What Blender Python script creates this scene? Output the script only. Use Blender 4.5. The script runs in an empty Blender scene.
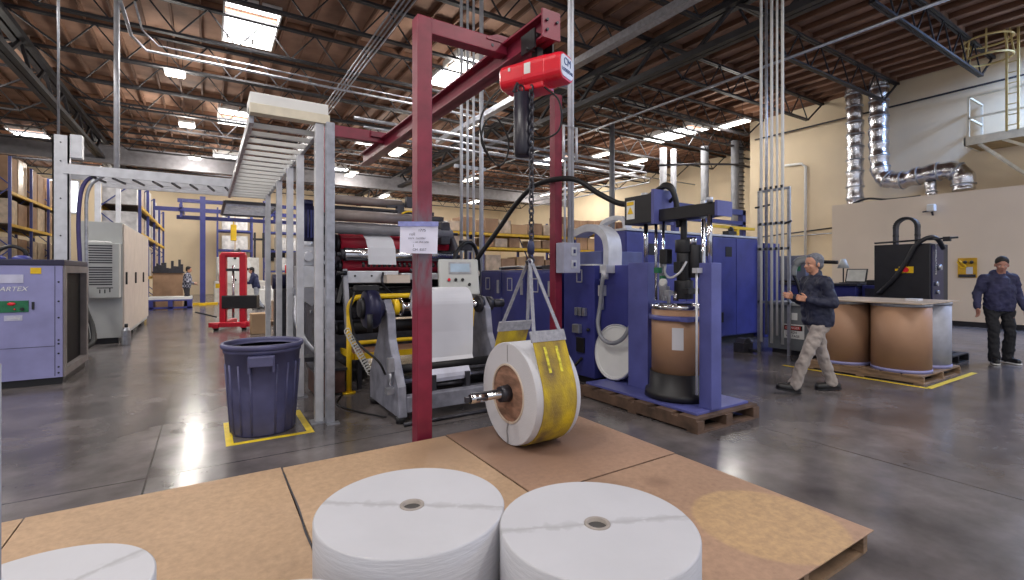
import bpy, bmesh, math, random
from mathutils import Vector as V, Matrix
random.seed(7)
S = bpy.context.scene; C = S.collection
PI = math.pi
# ---------------------------------------------------------------- camera, world, light, exposure
cd = bpy.data.cameras.new('camera'); cam = bpy.data.objects.new('camera', cd); C.objects.link(cam)
cam.location = (0, 0, 1.5); cam.rotation_euler = (PI/2, 0, -math.radians(32.4))
cd.sensor_width = 36; cd.lens = 36*481/1024; cd.shift_y = -17/1024; cd.clip_start = .05; cd.clip_end = 300
S.camera = cam
S.view_settings.view_transform = 'Standard'; S.view_settings.look = 'None'
S.view_settings.exposure = 0.12; S.view_settings.gamma = 1; S.view_settings.use_curve_mapping = False
W = bpy.data.worlds.new('world'); S.world = W; W.use_nodes = True
W.node_tree.nodes['Background'].inputs[0].default_value = (.86, .90, 1, 1)
W.node_tree.nodes['Background'].inputs[1].default_value = .75
def area(x, y, z, sx, sy, e, col=(1, .97, .93)):
    l = bpy.data.lights.new('roof_area_light', 'AREA'); l.shape = 'RECTANGLE'; l.size = sx; l.size_y = sy; l.energy = e; l.color = col
    o = bpy.data.objects.new('roof_area_light', l); C.objects.link(o); o.location = (x, y, z); return o
# daylight through each skylight, and one added blue lamp (x, y, width, length)
SKY_AND_FILL = [(.95, 14.1, 1.15, 2.2), (.95, 22.6, 1.1, 2.2), (6.7, 13.8, 1.1, 2.4), (18, 14.5, 1.2, 2.6), (-6.8, 30.7, 1.2, 2.4),
       (.9, 30.8, 1.2, 2.4), (6.7, 22.6, 1.2, 2.4), (6.7, 31, 1.2, 2.4), (-6.8, 14, 1.2, 2.4), (-1.5, 3.2, 1.2, 2.4), (5.5, -1.2, 1.2, 2.4),
       (-3.5, -3.5, 1.2, 2.4), (18.2, .9, 1.2, 2.4), (9.5, -5.5, 1.2, 2.4), (16.4, 21.5, 1.2, 2.4), (-6.5, 7, 1.2, 2.4)]
for (x, y, sx, sy) in SKY_AND_FILL:
    blue_fill = x > 15 and y < 2  # added lamp out of view, tints the upper right wall blue
    area(x, y, 7.93, sx, sy, 1400 if blue_fill else 230, (.32, .52, 1) if blue_fill else (1, .965, .92))
# high-bay lamps, some of them added: open-topped fixtures that also light the roof (x, y, length x, length y, label)
LP = [(-.76, 16.64, .42, .5, 'small square high-bay lamp at upper left, nearest of the left row'), (-.64, 22.2, .45, .6, 'second high-bay lamp of the left row'), (-.49, 28.3, .45, .7, 'third and faintest high-bay lamp of the left row'),
      (16.9, 11.0, .35, 1.3, 'long fluorescent lamp just left of the beige wall corner'), (16.0, 17.3, .35, 1.3, 'fluorescent lamp over the blue enclosure'), (18.5, 17.4, .35, 1.3, 'fluorescent lamp seen between the white columns'), (21.6, 25.6, .35, 1.5, 'faint far lamp above the thick black hose'),
      (8.5, 16.3, .35, 1.2, 'lamp behind the red jib beam'), (7.6, 22.0, .4, 1.3, 'lamp seen left of the red post, over the press'), (7.0, 28.2, .4, 1.4, 'distant lamp low beside the ladder tray'), (20.5, 27.8, .35, 1.5, 'distant lamp left of the slim red post'), (5.9, 11.9, .5, .5, 'glaring lamp beside the skylight behind the jib beam'),
      (-6, 20, .4, 1.3, 'lamp over the left-hand pallet racks'), (-6, 11, .4, 1.3, ''), (-3.5, 5.5, .4, 1.3, ''), (-2, -2, .4, 1.3, ''), (4.5, -3, .4, 1.3, ''),  (-8, 0, .4, 1.3, ''), (13.5, 26, .4, 1.3, 'distant lamp between the hoist and the slim maroon post'), (2.5, 35, .4, 1.6, 'farthest added lamp near the back wall, over the blue shelving'), (-4.5, 36, .4, 1.6, 'far added lamp near the back wall, over the left racks'), (11, 35, .4, 1.6, 'far added lamp near the back wall, right of the ladder tray'), (18, 34, .4, 1.6, 'far added lamp near the back wall, behind the tall conduits')]  # the lamps near the back wall are added to brighten it
for (x, y, a_, b_, l_) in LP:
    l = bpy.data.lights.new('high_bay_bulb', 'POINT'); l.energy = 340 if y > 30 else 210 if y > 18 else 130; l.color = (1, .95, .88); l.shadow_soft_size = .25
    o = bpy.data.objects.new('high_bay_bulb', l); C.objects.link(o); o.location = (x, y, 6.75)
# ---------------------------------------------------------------- materials
def lin(c): return tuple(((v/255+.055)/1.055)**2.4 if v > 10 else v/255/12.92 for v in c)+(1,)
MATS = {}
def mat(name, col, rough=.5, metal=0., var=.12, scale=5., bump=0., bscale=60., emis=None, stretch=None, trans=0, coat=0):
    if name in MATS: return MATS[name]
    m = bpy.data.materials.new(name); m.use_nodes = True; nt = m.node_tree; N = nt.nodes; L = nt.links
    b = N['Principled BSDF']; c = lin(col); b.inputs['Base Color'].default_value = c
    b.inputs['Roughness'].default_value = rough; b.inputs['Metallic'].default_value = metal
    if coat: b.inputs['Coat Weight'].default_value = coat
    if trans: b.inputs['Transmission Weight'].default_value = trans
    if emis: b.inputs['Emission Color'].default_value = c; b.inputs['Emission Strength'].default_value = emis
    g = N.new('ShaderNodeTexCoord'); mp = N.new('ShaderNodeMapping'); L.new(g.outputs['Object'], mp.inputs[0])
    if stretch: mp.inputs['Scale'].default_value = stretch
    n = N.new('ShaderNodeTexNoise'); n.inputs['Scale'].default_value = scale; n.inputs['Detail'].default_value = 6; L.new(mp.outputs[0], n.inputs['Vector'])
    if var and not emis:
        r = N.new('ShaderNodeMix'); r.data_type = 'RGBA'
        r.inputs[6].default_value = tuple(v*(1-var*1.6) for v in c[:3])+(1,); r.inputs[7].default_value = tuple(min(1, v*(1+var)) for v in c[:3])+(1,)
        cr = N.new('ShaderNodeMapRange'); cr.inputs[1].default_value = .3; cr.inputs[2].default_value = .7
        L.new(n.outputs[0], cr.inputs[0]); L.new(cr.outputs[0], r.inputs[0]); L.new(r.outputs[2], b.inputs['Base Color'])
        m['mixnode'] = r.name
    if bump:
        n2 = N.new('ShaderNodeTexNoise'); n2.inputs['Scale'].default_value = bscale; n2.inputs['Detail'].default_value = 4; L.new(mp.outputs[0], n2.inputs['Vector'])
        bp = N.new('ShaderNodeBump'); bp.inputs['Strength'].default_value = bump; bp.inputs['Distance'].default_value = .01
        L.new(n2.outputs[0], bp.inputs['Height']); L.new(bp.outputs[0], b.inputs['Normal'])
    MATS[name] = m; return m
blue = mat('blue_enamel', (62, 66, 138), .38, 0, .14, 3, .05)
blue_d = mat('deep_blue_enamel', (48, 52, 118), .42, 0, .14, 3)
lav = mat('lavender_enamel', (146, 146, 194), .45, 0, .08, 4)
redp = mat('maroon_paint', (130, 34, 58), .42, 0, .16, 6, .08)
redh = mat('bright_red_enamel', (222, 22, 46), .3, 0, .05, 8, .05, coat=.3)
redm = mat('red_lift_paint', (200, 22, 48), .4, 0, .1, 5)
galv = mat('galvanised_steel', (176, 178, 186), .38, .75, .14, 14)
alu = mat('pale_steel', (205, 206, 212), .42, .35, .08, 8)
chrome = mat('polished_steel', (205, 205, 210), .16, 1, .05, 8)
steel_d = mat('dark_steel', (62, 61, 68), .42, .5, .2, 9)
black = mat('black_paint', (26, 25, 30), .45, 0, .2, 6)
blackr = mat('black_rubber', (20, 19, 22), .55, 0, .15, 10)
grey = mat('machine_grey', (142, 143, 152), .45, .1, .14, 6)
greyl = mat('light_grey_cabinet', (190, 192, 190), .5, 0, .05, 3)
greyc = mat('cream_cabinet_side', (206, 192, 180), .5, 0, .05, 3)
greyd = mat('mid_grey_crate', (112, 116, 120), .55, 0, .08, 5)
yel = mat('safety_yellow', (232, 190, 22), .42, 0, .1, 6)
tape = mat('yellow_floor_tape', (226, 196, 30), .5, 0, .12, 12)
sling = mat('yellow_sling_webbing', (188, 160, 34), .8, 0, .45, 7, .5, 120, stretch=(1, 1, .5))
rm_ = sling.node_tree.nodes[sling['mixnode']]; rm_.inputs[6].default_value = lin((112, 92, 62)); rm_.inputs[7].default_value = lin((206, 178, 30))
strap = mat('grey_webbing', (150, 150, 158), .8, 0, .15, 30, .3, 150)
white = mat('white_paint', (222, 222, 220), .5, 0, .04, 4)
paper = mat('white_paper', (204, 204, 210), .6, 0, .03, 3)
kraft = mat('kraft_board', (180, 148, 114), .75, 0, .1, 1.6, .1, 30)
kraft2 = mat('brown_carton', (156, 124, 98), .75, 0, .16, 2.5, .1, 30)
kraft3 = mat('wrapped_carton', (192, 172, 150), .35, 0, .22, 4, .2, 20)
drumb = mat('brown_fibre_drum', (168, 130, 102), .55, 0, .08, 2.2, .04, 40)
wood = mat('pallet_wood', (142, 116, 92), .75, 0, .3, 5, .3, 40, stretch=(1, 1, 6))
woodd = mat('weathered_skid_wood', (96, 74, 60), .8, 0, .35, 6, .4, 40)
ply = mat('brown_plywood', (150, 104, 78), .6, 0, .3, 4)
beige = mat('beige_wall_paint', (224, 205, 174), .65, 0, .05, .8, .05, 20)
beige2 = mat('pale_beige_wall_paint', (222, 206, 188), .65, 0, .04, .6, .05, 20)
joistm = mat('dark_joist_paint', (44, 42, 46), .55, .2, .2, 4)
foil = mat('crinkled_foil', (214, 214, 220), .24, 1, .12, 12, .9, 14)
green = mat('green_panel', (30, 108, 72), .5, 0, .15, 20)
glow = mat('lamp_diffuser', (255, 248, 236), .5, emis=9)
glows = mat('skylight_dome', (250, 250, 255), .5, emis=5.5)
winm = mat('bright_window_pane', (245, 250, 255), .5, emis=2.4)
skin = mat('skin', (196, 142, 116), .5, 0, .08, 12)
# ---------------------------------------------------------------- mesh builder
class MB:
    def __init__(s, M=None): s.v = []; s.f = []; s.sm = []; s.M = M
    def add(s, vs, fs, smooth=False):
        o = len(s.v)
        for p in vs:
            p = V(p); s.v.append(s.M @ p if s.M else p)
        for f in fs: s.f.append([i+o for i in f]); s.sm.append(smooth)
        return s
    def box(s, a, b):
        (x0, y0, z0), (x1, y1, z1) = a, b
        return s.add([(x0,y0,z0),(x1,y0,z0),(x1,y1,z0),(x0,y1,z0),(x0,y0,z1),(x1,y0,z1),(x1,y1,z1),(x0,y1,z1)],
                     [(0,3,2,1),(4,5,6,7),(0,1,5,4),(1,2,6,5),(2,3,7,6),(3,0,4,7)])
    def cb(s, c, d): return s.box([c[i]-d[i]/2 for i in range(3)], [c[i]+d[i]/2 for i in range(3)])
    def tube(s, pts, r, n=10, closed=False, sq=1):
        pts = [V(p) for p in pts]; k = len(pts); rr = r if isinstance(r, (list, tuple)) else [r]*k
        up = None; vs = []
        for i, p in enumerate(pts):
            if closed: t = pts[(i+1) % k]-pts[i-1]
            else: t = pts[min(i+1, k-1)]-pts[max(i-1, 0)]
            t.normalize()
            if up is None: up = V((0, 0, 1)) if abs(t.z) < .9 else V((1, 0, 0))
            a = t.cross(up)
            if a.length < 1e-6: a = t.cross(V((0, 1, 0)))
            a.normalize(); b = a.cross(t).normalized(); up = b
            for j in range(n):
                q = 2*PI*(j+.5)/n; vs.append(p+(a*math.cos(q)*sq+b*math.sin(q))*rr[i])
        fs = []
        for i in range(k if closed else k-1):
            for j in range(n):
                fs.append((i*n+j, i*n+(j+1) % n, ((i+1) % k)*n+(j+1) % n, ((i+1) % k)*n+j))
        s.add(vs, fs, n > 5)
        if not closed:
            o = len(s.v)-len(vs); s.f.append([o+j for j in range(n)][::-1]); s.sm.append(False)
            s.f.append([o+(k-1)*n+j for j in range(n)]); s.sm.append(False)
        return s
    def cyl(s, a, b, r, r2=None, n=20): return s.tube([a, b], [r, r if r2 is None else r2], n)
    def bar(s, a, b, w): return s.tube([a, b], w*.7071, 4)
    def lathe(s, prof, c=(0, 0, 0), n=40, ax='z', smooth=True):
        vs = []; k = len(prof)
        for (r, z) in prof:
            for j in range(n):
                q = 2*PI*j/n; x, y = r*math.cos(q), r*math.sin(q)
                p = (x, y, z) if ax == 'z' else ((z, x, y) if ax == 'x' else (y, z, x))
                vs.append((p[0]+c[0], p[1]+c[1], p[2]+c[2]))
        fs = [(i*n+j, i*n+(j+1) % n, (i+1)*n+(j+1) % n, (i+1)*n+j) for i in range(k-1) for j in range(n)]
        s.add(vs, fs, False)
        m = len(s.sm)
        for i in range(k-1):
            dr, dz = prof[i+1][0]-prof[i][0], prof[i+1][1]-prof[i][1]
            for j in range(n): s.sm[m-len(fs)+i*n+j] = smooth and abs(dz) > .3*abs(dr)
        o = len(s.v)-len(vs)
        if prof[0][0] > 1e-5: s.f.append([o+j for j in range(n)]); s.sm.append(False)
        if prof[-1][0] > 1e-5: s.f.append([o+(k-1)*n+j for j in range(n)]); s.sm.append(False)
        return s
    def ring(s, ro, ri, z0, z1, c=(0, 0, 0), n=48, ax='z'):   # a hollow cylinder
        k = len(s.f); s.lathe([(ri, z0), (ro, z0), (ro, z1), (ri, z1), (ri, z0)], c, n, ax)
        s.f.pop(); s.sm.pop(); s.f.pop(); s.sm.pop(); return s
    def prism(s, poly, ax, a, b):
        k = len(poly)
        def P(u, w, t): return {'x': (t, u, w), 'y': (u, t, w), 'z': (u, w, t)}[ax]
        vs = [P(u, w, a) for u, w in poly]+[P(u, w, b) for u, w in poly]
        return s.add(vs, [list(range(k))[::-1], [k+i for i in range(k)]]+[(i, (i+1) % k, k+(i+1) % k, k+i) for i in range(k)])
    def ball(s, c, r, n=16, m=10):
        r = (r, r, r) if isinstance(r, (int, float)) else r
        vs = []
        for i in range(1, m):
            t = PI*i/m
            for j in range(n): q = 2*PI*j/n; vs.append((c[0]+r[0]*math.sin(t)*math.cos(q), c[1]+r[1]*math.sin(t)*math.sin(q), c[2]+r[2]*math.cos(t)))
        T = len(vs); vs += [(c[0], c[1], c[2]+r[2]), (c[0], c[1], c[2]-r[2])]
        fs = [(i*n+j, (i+1)*n+j, (i+1)*n+(j+1) % n, i*n+(j+1) % n) for i in range(m-2) for j in range(n)]
        fs += [(T, j, (j+1) % n) for j in range(n)]+[(T+1, (m-2)*n+(j+1) % n, (m-2)*n+j) for j in range(n)]
        return s.add(vs, fs, True)
    def sheet(s, pts, w, t=.003):    # thin ribbon: pts centre line, w = half-width vector
        pts = [V(p) for p in pts]; w = V(w); k = len(pts); vs = []
        for i, p in enumerate(pts):
            tg = (pts[min(i+1, k-1)]-pts[max(i-1, 0)]).normalized(); nn = tg.cross(w.normalized())*t/2
            vs += [p-w-nn, p+w-nn, p+w+nn, p-w+nn]
        fs = [(4*i+j, 4*i+(j+1) % 4, 4*i+4+(j+1) % 4, 4*i+4+j) for i in range(k-1) for j in range(4)]
        return s.add(vs, fs+[(3, 2, 1, 0), (4*k-4, 4*k-3, 4*k-2, 4*k-1)], False)
LOC = {}
def prop(o, label=None, cat=None, group=None, kind=None):
    if label: o['label'] = label
    if cat: o['category'] = cat
    if group: o['group'] = group
    if kind: o['kind'] = kind
    return o
def thing(name, label, cat, loc, group=None):
    o = bpy.data.objects.new(name, None); C.objects.link(o); o.location = loc; o.empty_display_size = .1
    LOC[o.name] = V(loc); return prop(o, label, cat, group)
SPLIT = {'base_beam', 'floor_rail', 'rung', 'nut', 'band', 'rivet', 'bolt', 'screw', 'side_rail', 'knob', 'end_block', 'gear_cover', 'gear_hub', 'brace', 'crossbeam', 'hose_cluster', 'cross_beam', 'vent_slot', 'tray_bolt', 'gusset', 'shaft_collar', 'jaw', 'angled_arm', 'switch_plate', 'toggle', 'bottom_rail', 'flange', 'register_arm', 'pressure_lever', 'chain_link', 'latch', 'gauge_row', 'cap', 'stripe', 'shaft_key', 'beam', 'plinth', 'rating_plate', 'runway', 'crease', 'stand', 'feet', 'ear_muff', 'indicator', 'hose_coil', 'chrome_cap', 'bracket_arm', 'clamp', 'upright_frame_', 'side_frame', 'seam', 'display_', 'data_label'}
def islands(mb):
    par = list(range(len(mb.v)))
    def find(a):
        while par[a] != a: par[a] = par[par[a]]; a = par[a]
        return a
    for f in mb.f:
        r = find(f[0])
        for i in f[1:]: par[find(i)] = r
    g = {}
    for k, f in enumerate(mb.f): g.setdefault(find(f[0]), []).append(k)
    out = []
    for fs in g.values():
        n = MB(); idx = {}
        for k in fs:
            for i in mb.f[k]:
                if i not in idx: idx[i] = len(n.v); n.v.append(mb.v[i])
            n.f.append([idx[i] for i in mb.f[k]]); n.sm.append(mb.sm[k])
        out.append(n)
    return out
def obj(name, mb, m, parent=None, label=None, cat=None, group=None, kind=None, bev=0, loc=None):
    if name in SPLIT and parent is not None:
        il = islands(mb)
        if 1 < len(il) <= 60: return [obj1(name, q, m, parent, label, None, None, None, bev) for q in il][-1]
    return obj1(name, mb, m, parent, label, cat, group, kind, bev, loc)
def obj1(name, mb, m, parent=None, label=None, cat=None, group=None, kind=None, bev=0, loc=None):
    me = bpy.data.meshes.new(name)
    if parent is not None: L = LOC[parent.name]
    elif loc is not None: L = V(loc)
    else:
        xs = [[p[i] for p in mb.v] for i in range(3)]; L = V(((min(xs[0])+max(xs[0]))/2, (min(xs[1])+max(xs[1]))/2, min(xs[2])))
    me.from_pydata([p-L for p in mb.v], [], mb.f)
    bm = bmesh.new(); bm.from_mesh(me)
    bmesh.ops.recalc_face_normals(bm, faces=bm.faces[:]); bm.to_mesh(me); bm.free()
    for i, q in enumerate(me.polygons): q.use_smooth = mb.sm[i]
    me.materials.append(m)
    o = bpy.data.objects.new(name, me); C.objects.link(o)
    if parent is not None: o.parent = parent
    else: o.location = L
    LOC[o.name] = L
    if bev:
        b = o.modifiers.new('bevel', 'BEVEL'); b.width = bev; b.segments = 2; b.limit_method = 'ANGLE'
    return prop(o, label, cat, group, kind)
def dup(r, dx=0, dy=0, dz=0, rz=0, label=None, group=None):
    n = r.copy(); C.objects.link(n); n.location = r.location+V((dx, dy, dz)); n.rotation_euler.z += rz; LOC[n.name] = V(n.location)
    if label: n['label'] = label
    if group: n['group'] = group
    for a in r.children:
        b = a.copy(); C.objects.link(b); b.parent = n; LOC[b.name] = LOC[n.name]
        for c in a.children:
            d = c.copy(); C.objects.link(d); d.parent = b
    return n
def text(name, body, size, org, xdir, ydir, m, parent, label=None, depth=.0015):
    cu = bpy.data.curves.new(name, 'FONT'); cu.body = body; cu.size = size; cu.extrude = depth; cu.align_x = 'CENTER'; cu.align_y = 'CENTER'
    t = bpy.data.objects.new(name, cu); C.objects.link(t); bpy.context.view_layer.update()
    me = bpy.data.meshes.new_from_object(t.evaluated_get(bpy.context.evaluated_depsgraph_get()))
    bpy.data.objects.remove(t); bpy.data.curves.remove(cu)
    x = V(xdir).normalized(); y = V(ydir).normalized(); z = x.cross(y)
    L = LOC[parent.name]; o0 = V(org)
    for v in me.vertices: v.co = o0+x*v.co.x+y*v.co.y+z*v.co.z-L
    me.materials.clear(); me.materials.append(m)
    o = bpy.data.objects.new(name, me); C.objects.link(o); o.parent = parent; LOC[o.name] = L
    return prop(o, label)
def lerp(a, b, t): return a+(b-a)*t
def bez(pts, n=24):   # Catmull-Rom through points
    P = [V(p) for p in pts]; P = [P[0]*2-P[1]]+P+[P[-1]*2-P[-2]]; out = []
    for i in range(1, len(P)-2):
        for k in range(n):
            t = k/n; a, b, c, d = P[i-1:i+3]
            out.append(.5*((2*b)+(c-a)*t+(2*a-5*b+4*c-d)*t*t+(3*b-a-3*c+d)*t**3))
    return out+[P[-2]]
# ================================================================ SETTING
fm = mat('polished_concrete', (104, 98, 98), .2, 0, .3, 1.3)
def floor_mat():
    nt = fm.node_tree; N = nt.nodes; L = nt.links; b = N['Principled BSDF']
    g = N.new('ShaderNodeNewGeometry'); sp = N.new('ShaderNodeSeparateXYZ'); L.new(g.outputs['Position'], sp.inputs[0])
    def M(op, a, bb=None):
        m = N.new('ShaderNodeMath'); m.operation = op
        for i, v in enumerate((a, bb)):
            if v is None: continue
            if isinstance(v, (int, float)): m.inputs[i].default_value = v
            else: L.new(v, m.inputs[i])
        return m.outputs[0]
    def line(src, off): 
        t = M('DIVIDE', M('SUBTRACT', src, off), 4.92); t = M('ABSOLUTE', M('SUBTRACT', M('FRACT', M('ADD', t, 20.5)), .5)); return M('LESS_THAN', t, .0013)
    j = M('MAXIMUM', line(sp.outputs[0], -.37), line(sp.outputs[1], 4.4))
    n = N.new('ShaderNodeTexNoise'); n.inputs['Scale'].default_value = 3.5; n.inputs['Detail'].default_value = 7; n.inputs['Roughness'].default_value = .62
    L.new(g.outputs['Position'], n.inputs['Vector'])
    old = N[fm['mixnode']].outputs[2]
    k = N.new('ShaderNodeMix'); k.data_type = 'RGBA'; k.blend_type = 'MULTIPLY'; k.inputs[0].default_value = .55; L.new(old, k.inputs[6])
    rg = N.new('ShaderNodeMapRange'); rg.inputs[1].default_value = .3; rg.inputs[2].default_value = .72; rg.inputs[3].default_value = .5; rg.inputs[4].default_value = 1.35
    L.new(n.outputs[0], rg.inputs[0]); L.new(rg.outputs[0], k.inputs[7])
    x = N.new('ShaderNodeMix'); x.data_type = 'RGBA'; L.new(j, x.inputs[0]); L.new(k.outputs[2], x.inputs[6]); x.inputs[7].default_value = (.008, .008, .008, 1)
    L.new(x.outputs[2], b.inputs['Base Color'])
    r2 = N.new('ShaderNodeMapRange'); r2.inputs[1].default_value = .3; r2.inputs[2].default_value = .7; r2.inputs[3].default_value = .15; r2.inputs[4].default_value = .25
    L.new(n.outputs[0], r2.inputs[0]); L.new(r2.outputs[0], b.inputs['Roughness'])
floor_mat()
def struct(name, mb, m, **k): return obj(name, mb, m, kind='structure', **k)
struct('floor', MB().box((-22, -8, -.2), (26, 41, 0)), fm, loc=(0, 0, 0))
CM = mat('roof_sheathing', (156, 122, 102), .8, 0, .28, 1.2, .2, 8)
# roof deck with openings for the skylights and the added blue lamp, and the wooden sub-purlins that carry it
cl = MB()
xs = sorted({-22, 25}|{v for (x, y, a, b) in SKY_AND_FILL for v in (round(x-a/2, 3), round(x+a/2, 3))})
ys = sorted({-8, 41}|{v for (x, y, a, b) in SKY_AND_FILL for v in (round(y-b/2, 3), round(y+b/2, 3))})
def insky(px, py, m=0): return any(abs(px-x) < a/2+m and abs(py-y) < b/2+m for (x, y, a, b) in SKY_AND_FILL)
for i in range(len(xs)-1):
    y0 = None
    for j in range(len(ys)-1):
        hole = insky((xs[i]+xs[i+1])/2, (ys[j]+ys[j+1])/2)
        if not hole and y0 is None: y0 = ys[j]
        if hole and y0 is not None: cl.box((xs[i], y0, 8), (xs[i+1], ys[j], 8.1)); y0 = None
    if y0 is not None: cl.box((xs[i], y0, 8), (xs[i+1], ys[-1], 8.1))
struct('ceiling', cl, CM, loc=(0, 0, 8))
PM = mat('roof_timber', (112, 78, 58), .8, 0, .3, 3, stretch=(1, .2, 1))
pu = MB(); x = -16.0
while x < 24.5:
    segs = [(0, 40)]
    for (sx, sy, a, b) in SKY_AND_FILL:
        if abs(x-sx) < a/2+.03:
            segs = [q for (u, w) in segs for q in ((u, min(w, sy-b/2)), (max(u, sy+b/2), w)) if q[1]-q[0] > .05]
    for (u, w) in segs: pu.box((x-.025, u, 7.86), (x+.025, w, 7.999))
    x += .61
struct('trim_1', pu, PM, label='wooden roof purlins under the sheathing')
wl = MB().box((-22, 40, 0), (25, 40.3, 8)); struct('wall_back', wl, beige)
struct('wall_right', MB().box((19.6, -1, 0), (19.9, 11.9, 8)).box((19.9, 11.6, 0), (24.2, 11.9, 8)).box((24, 11.9, 0), (24.3, 40, 8)), beige)
struct('wall_left', MB().box((-22.3, 6, 0), (-22, 41, 8)), beige)
struct('wall_room', MB().box((18, -1, 0), (18.15, 8, 3.8)).box((18.15, 7.85, 0), (19.6, 8, 3.8)).box((18.15, -1, 3.7), (19.6, 7.85, 3.8)), beige2)
struct('baseboard_room', MB().box((17.97, -1, 0), (18, 8, .14)), black)
w = struct('window_1', MB().box((-9.0, 39.9, 5.2), (-6.7, 40, 7.3)), alu)
struct('pane', MB().box((-8.9, 39.86, 5.3), (-6.8, 39.9, 7.2)), winm, parent=None) if False else obj('pane', MB().box((-8.9, 39.86, 5.3), (-6.8, 39.9, 7.2)), winm, w)
# skylight domes set in the roof
g0 = 'skylights in the roof'
SKL = {0: 'large bright skylight above the ladder tray, nearest at upper left', 3: 'skylight beside the long lamp in front of the right-hand wall', 2: 'bright skylight seen behind the red jib beam', 4: 'skylight over the left-hand pallet rack'}
for i, (x, y, a, b) in enumerate(SKY_AND_FILL):
    if i > 7 and i != 14: continue
    t = thing('skylight', SKL.get(i, 'distant bright skylight '+{1: 'beside the ladder tray header, second of the left row', 5: 'third of the left row', 6: 'second back behind the jib beam', 7: 'third back behind the jib beam', 14: 'deep in the right bay'}.get(i, '')), 'skylight', (x, y, 8), g0)  # the entry of the added blue lamp is no real skylight
    obj('curb', MB().box((x-a/2-.04, y-b/2-.04, 7.8), (x-a/2, y+b/2+.04, 8.06)).box((x+a/2, y-b/2-.04, 7.8), (x+a/2+.04, y+b/2+.04, 8.06)).box((x-a/2, y-b/2-.04, 7.8), (x+a/2, y-b/2, 8.06)).box((x-a/2, y+b/2, 7.8), (x+a/2, y+b/2+.04, 8.06)), white, t)
    obj('dome', MB().box((x-a/2, y-b/2, 8.02), (x+a/2, y+b/2, 8.08)), glows, t)
    obj('glazing_bar', MB().box((x-a/2, y-b/2+b*.28, 7.96), (x+a/2, y-b/2+b*.28+.05, 8.01)), white, t)
# open-web joists, one object each, in bays between the girders
def joist(x0, x1, y, name='roof_joist', zb=7.06, zt=7.82, cw=.055, nailer=True, ax=0, label=None, group=None, cat='joist', step=.62, inset=1.1):
    t = thing(name, label, cat, (x0, y, zt) if ax == 0 else (y, x0, zt), group)
    def p(u, z, o=0): return (u, y+o, z) if ax == 0 else (y+o, u, z)
    obj('top_chord', MB().bar(p(x0, zt, -cw*.7), p(x1, zt, -cw*.7), cw).bar(p(x0, zt, cw*.7), p(x1, zt, cw*.7), cw), joistm, t)
    obj('bottom_chord', MB().bar(p(x0+inset, zb, -cw*.6), p(x1-inset, zb, -cw*.6), cw).bar(p(x0+inset, zb, cw*.6), p(x1-inset, zb, cw*.6), cw), joistm, t)
    w = MB().bar(p(x0+.05, zt), p(x0+inset, zb), cw*.8).bar(p(x1-.05, zt), p(x1-inset, zb), cw*.8)
    n = max(4, int((x1-x0-2*inset)/step)); n += n % 2
    for i in range(n):
        a = lerp(x0+inset, x1-inset, i/n); b = lerp(x0+inset, x1-inset, (i+1)/n)
        w.bar(p(a, zb if i % 2 == 0 else zt), p(b, zt if i % 2 == 0 else zb), cw*.55)
    obj('web', w, joistm, t)
    if nailer: obj('nailer', MB().box(*((p(x0, zt+.035, -.06)), (p(x1, 7.995, .06)))), PM, t)
    return t
ylist = [2.05+2.32*i for i in range(16)]
ORD = 'first second third fourth fifth sixth seventh eighth ninth tenth eleventh twelfth thirteenth fourteenth fifteenth sixteenth seventeenth eighteenth nineteenth twentieth'.split()
src = None
for i, y in enumerate(ylist):
    if src is None:
        src = joist(-4.1, 10.2, y, label='dark open-web steel joist nearest the camera in the main roof bay', group='roof joists of the main bay')
        srcl = joist(-16, -4.3, y, label='nearest visible dark steel joist in the far left roof bay', group='roof joists of the left bay')
        srcr = joist(10.4, 19.55, y, label='nearest dark steel joist ending on the beige right-hand wall', group='roof joists of the right bay')
        srcr2 = joist(10.4, 23.95, 12.6, label='nearest dark joist of the deep bay past the beige wall corner', group='roof joists of the deep right bay')
    else:
        o_ = ORD[i]+' back from the camera in the '
        dup(src, 0, y-ylist[0], label='dark steel joist, '+o_+'main bay')
        if y > 17: dup(srcl, 0, y-ylist[0], label='dark steel joist, '+o_+'far left bay')
        if y < 11.5: dup(srcr, 0, y-ylist[0], label='dark joist, '+o_+'right bay, ending on the beige wall')
        elif y > 12: dup(srcr2, 0, y-12.6, label='dark steel joist, '+o_+'deep right bay')
srcl.location.y = ylist[6]; bpy.data.objects.remove(srcr2.children[0]) if False else None
for x, l in ((-4.2, 'heavy roof girder running back at upper left'), (10.3, 'heavy roof girder running back at upper right, over the blue machines')):
    joist(0.5, 39.8, x, 'roof_girder', 6.95, 7.72, .15, False, 1, l, 'roof girders', 'girder', 1.1, .5)
t = thing('cross_girder', 'grey steel cross girder spanning the far part of the roof', 'girder', (-4, 29.5, 6.7))
obj('web', MB().box((-16, 29.4, 6.75), (23.9, 29.5, 7.45)), mat('grey_beam_paint', (122, 120, 124), .6), t)
obj('flange', MB().box((-16, 29.3, 6.68), (23.9, 29.6, 6.75)), MATS['grey_beam_paint'], t); obj('flange', MB().box((-16, 29.3, 7.45), (23.9, 29.6, 7.52)), MATS['grey_beam_paint'], t)
obj('wall_tie_rod', MB().cyl((19.3, 1, 7.05), (19.3, 11.5, 7.05), .03, n=8), joistm, label='thin dark tie rod running along the upper right wall', cat='rod')
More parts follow.
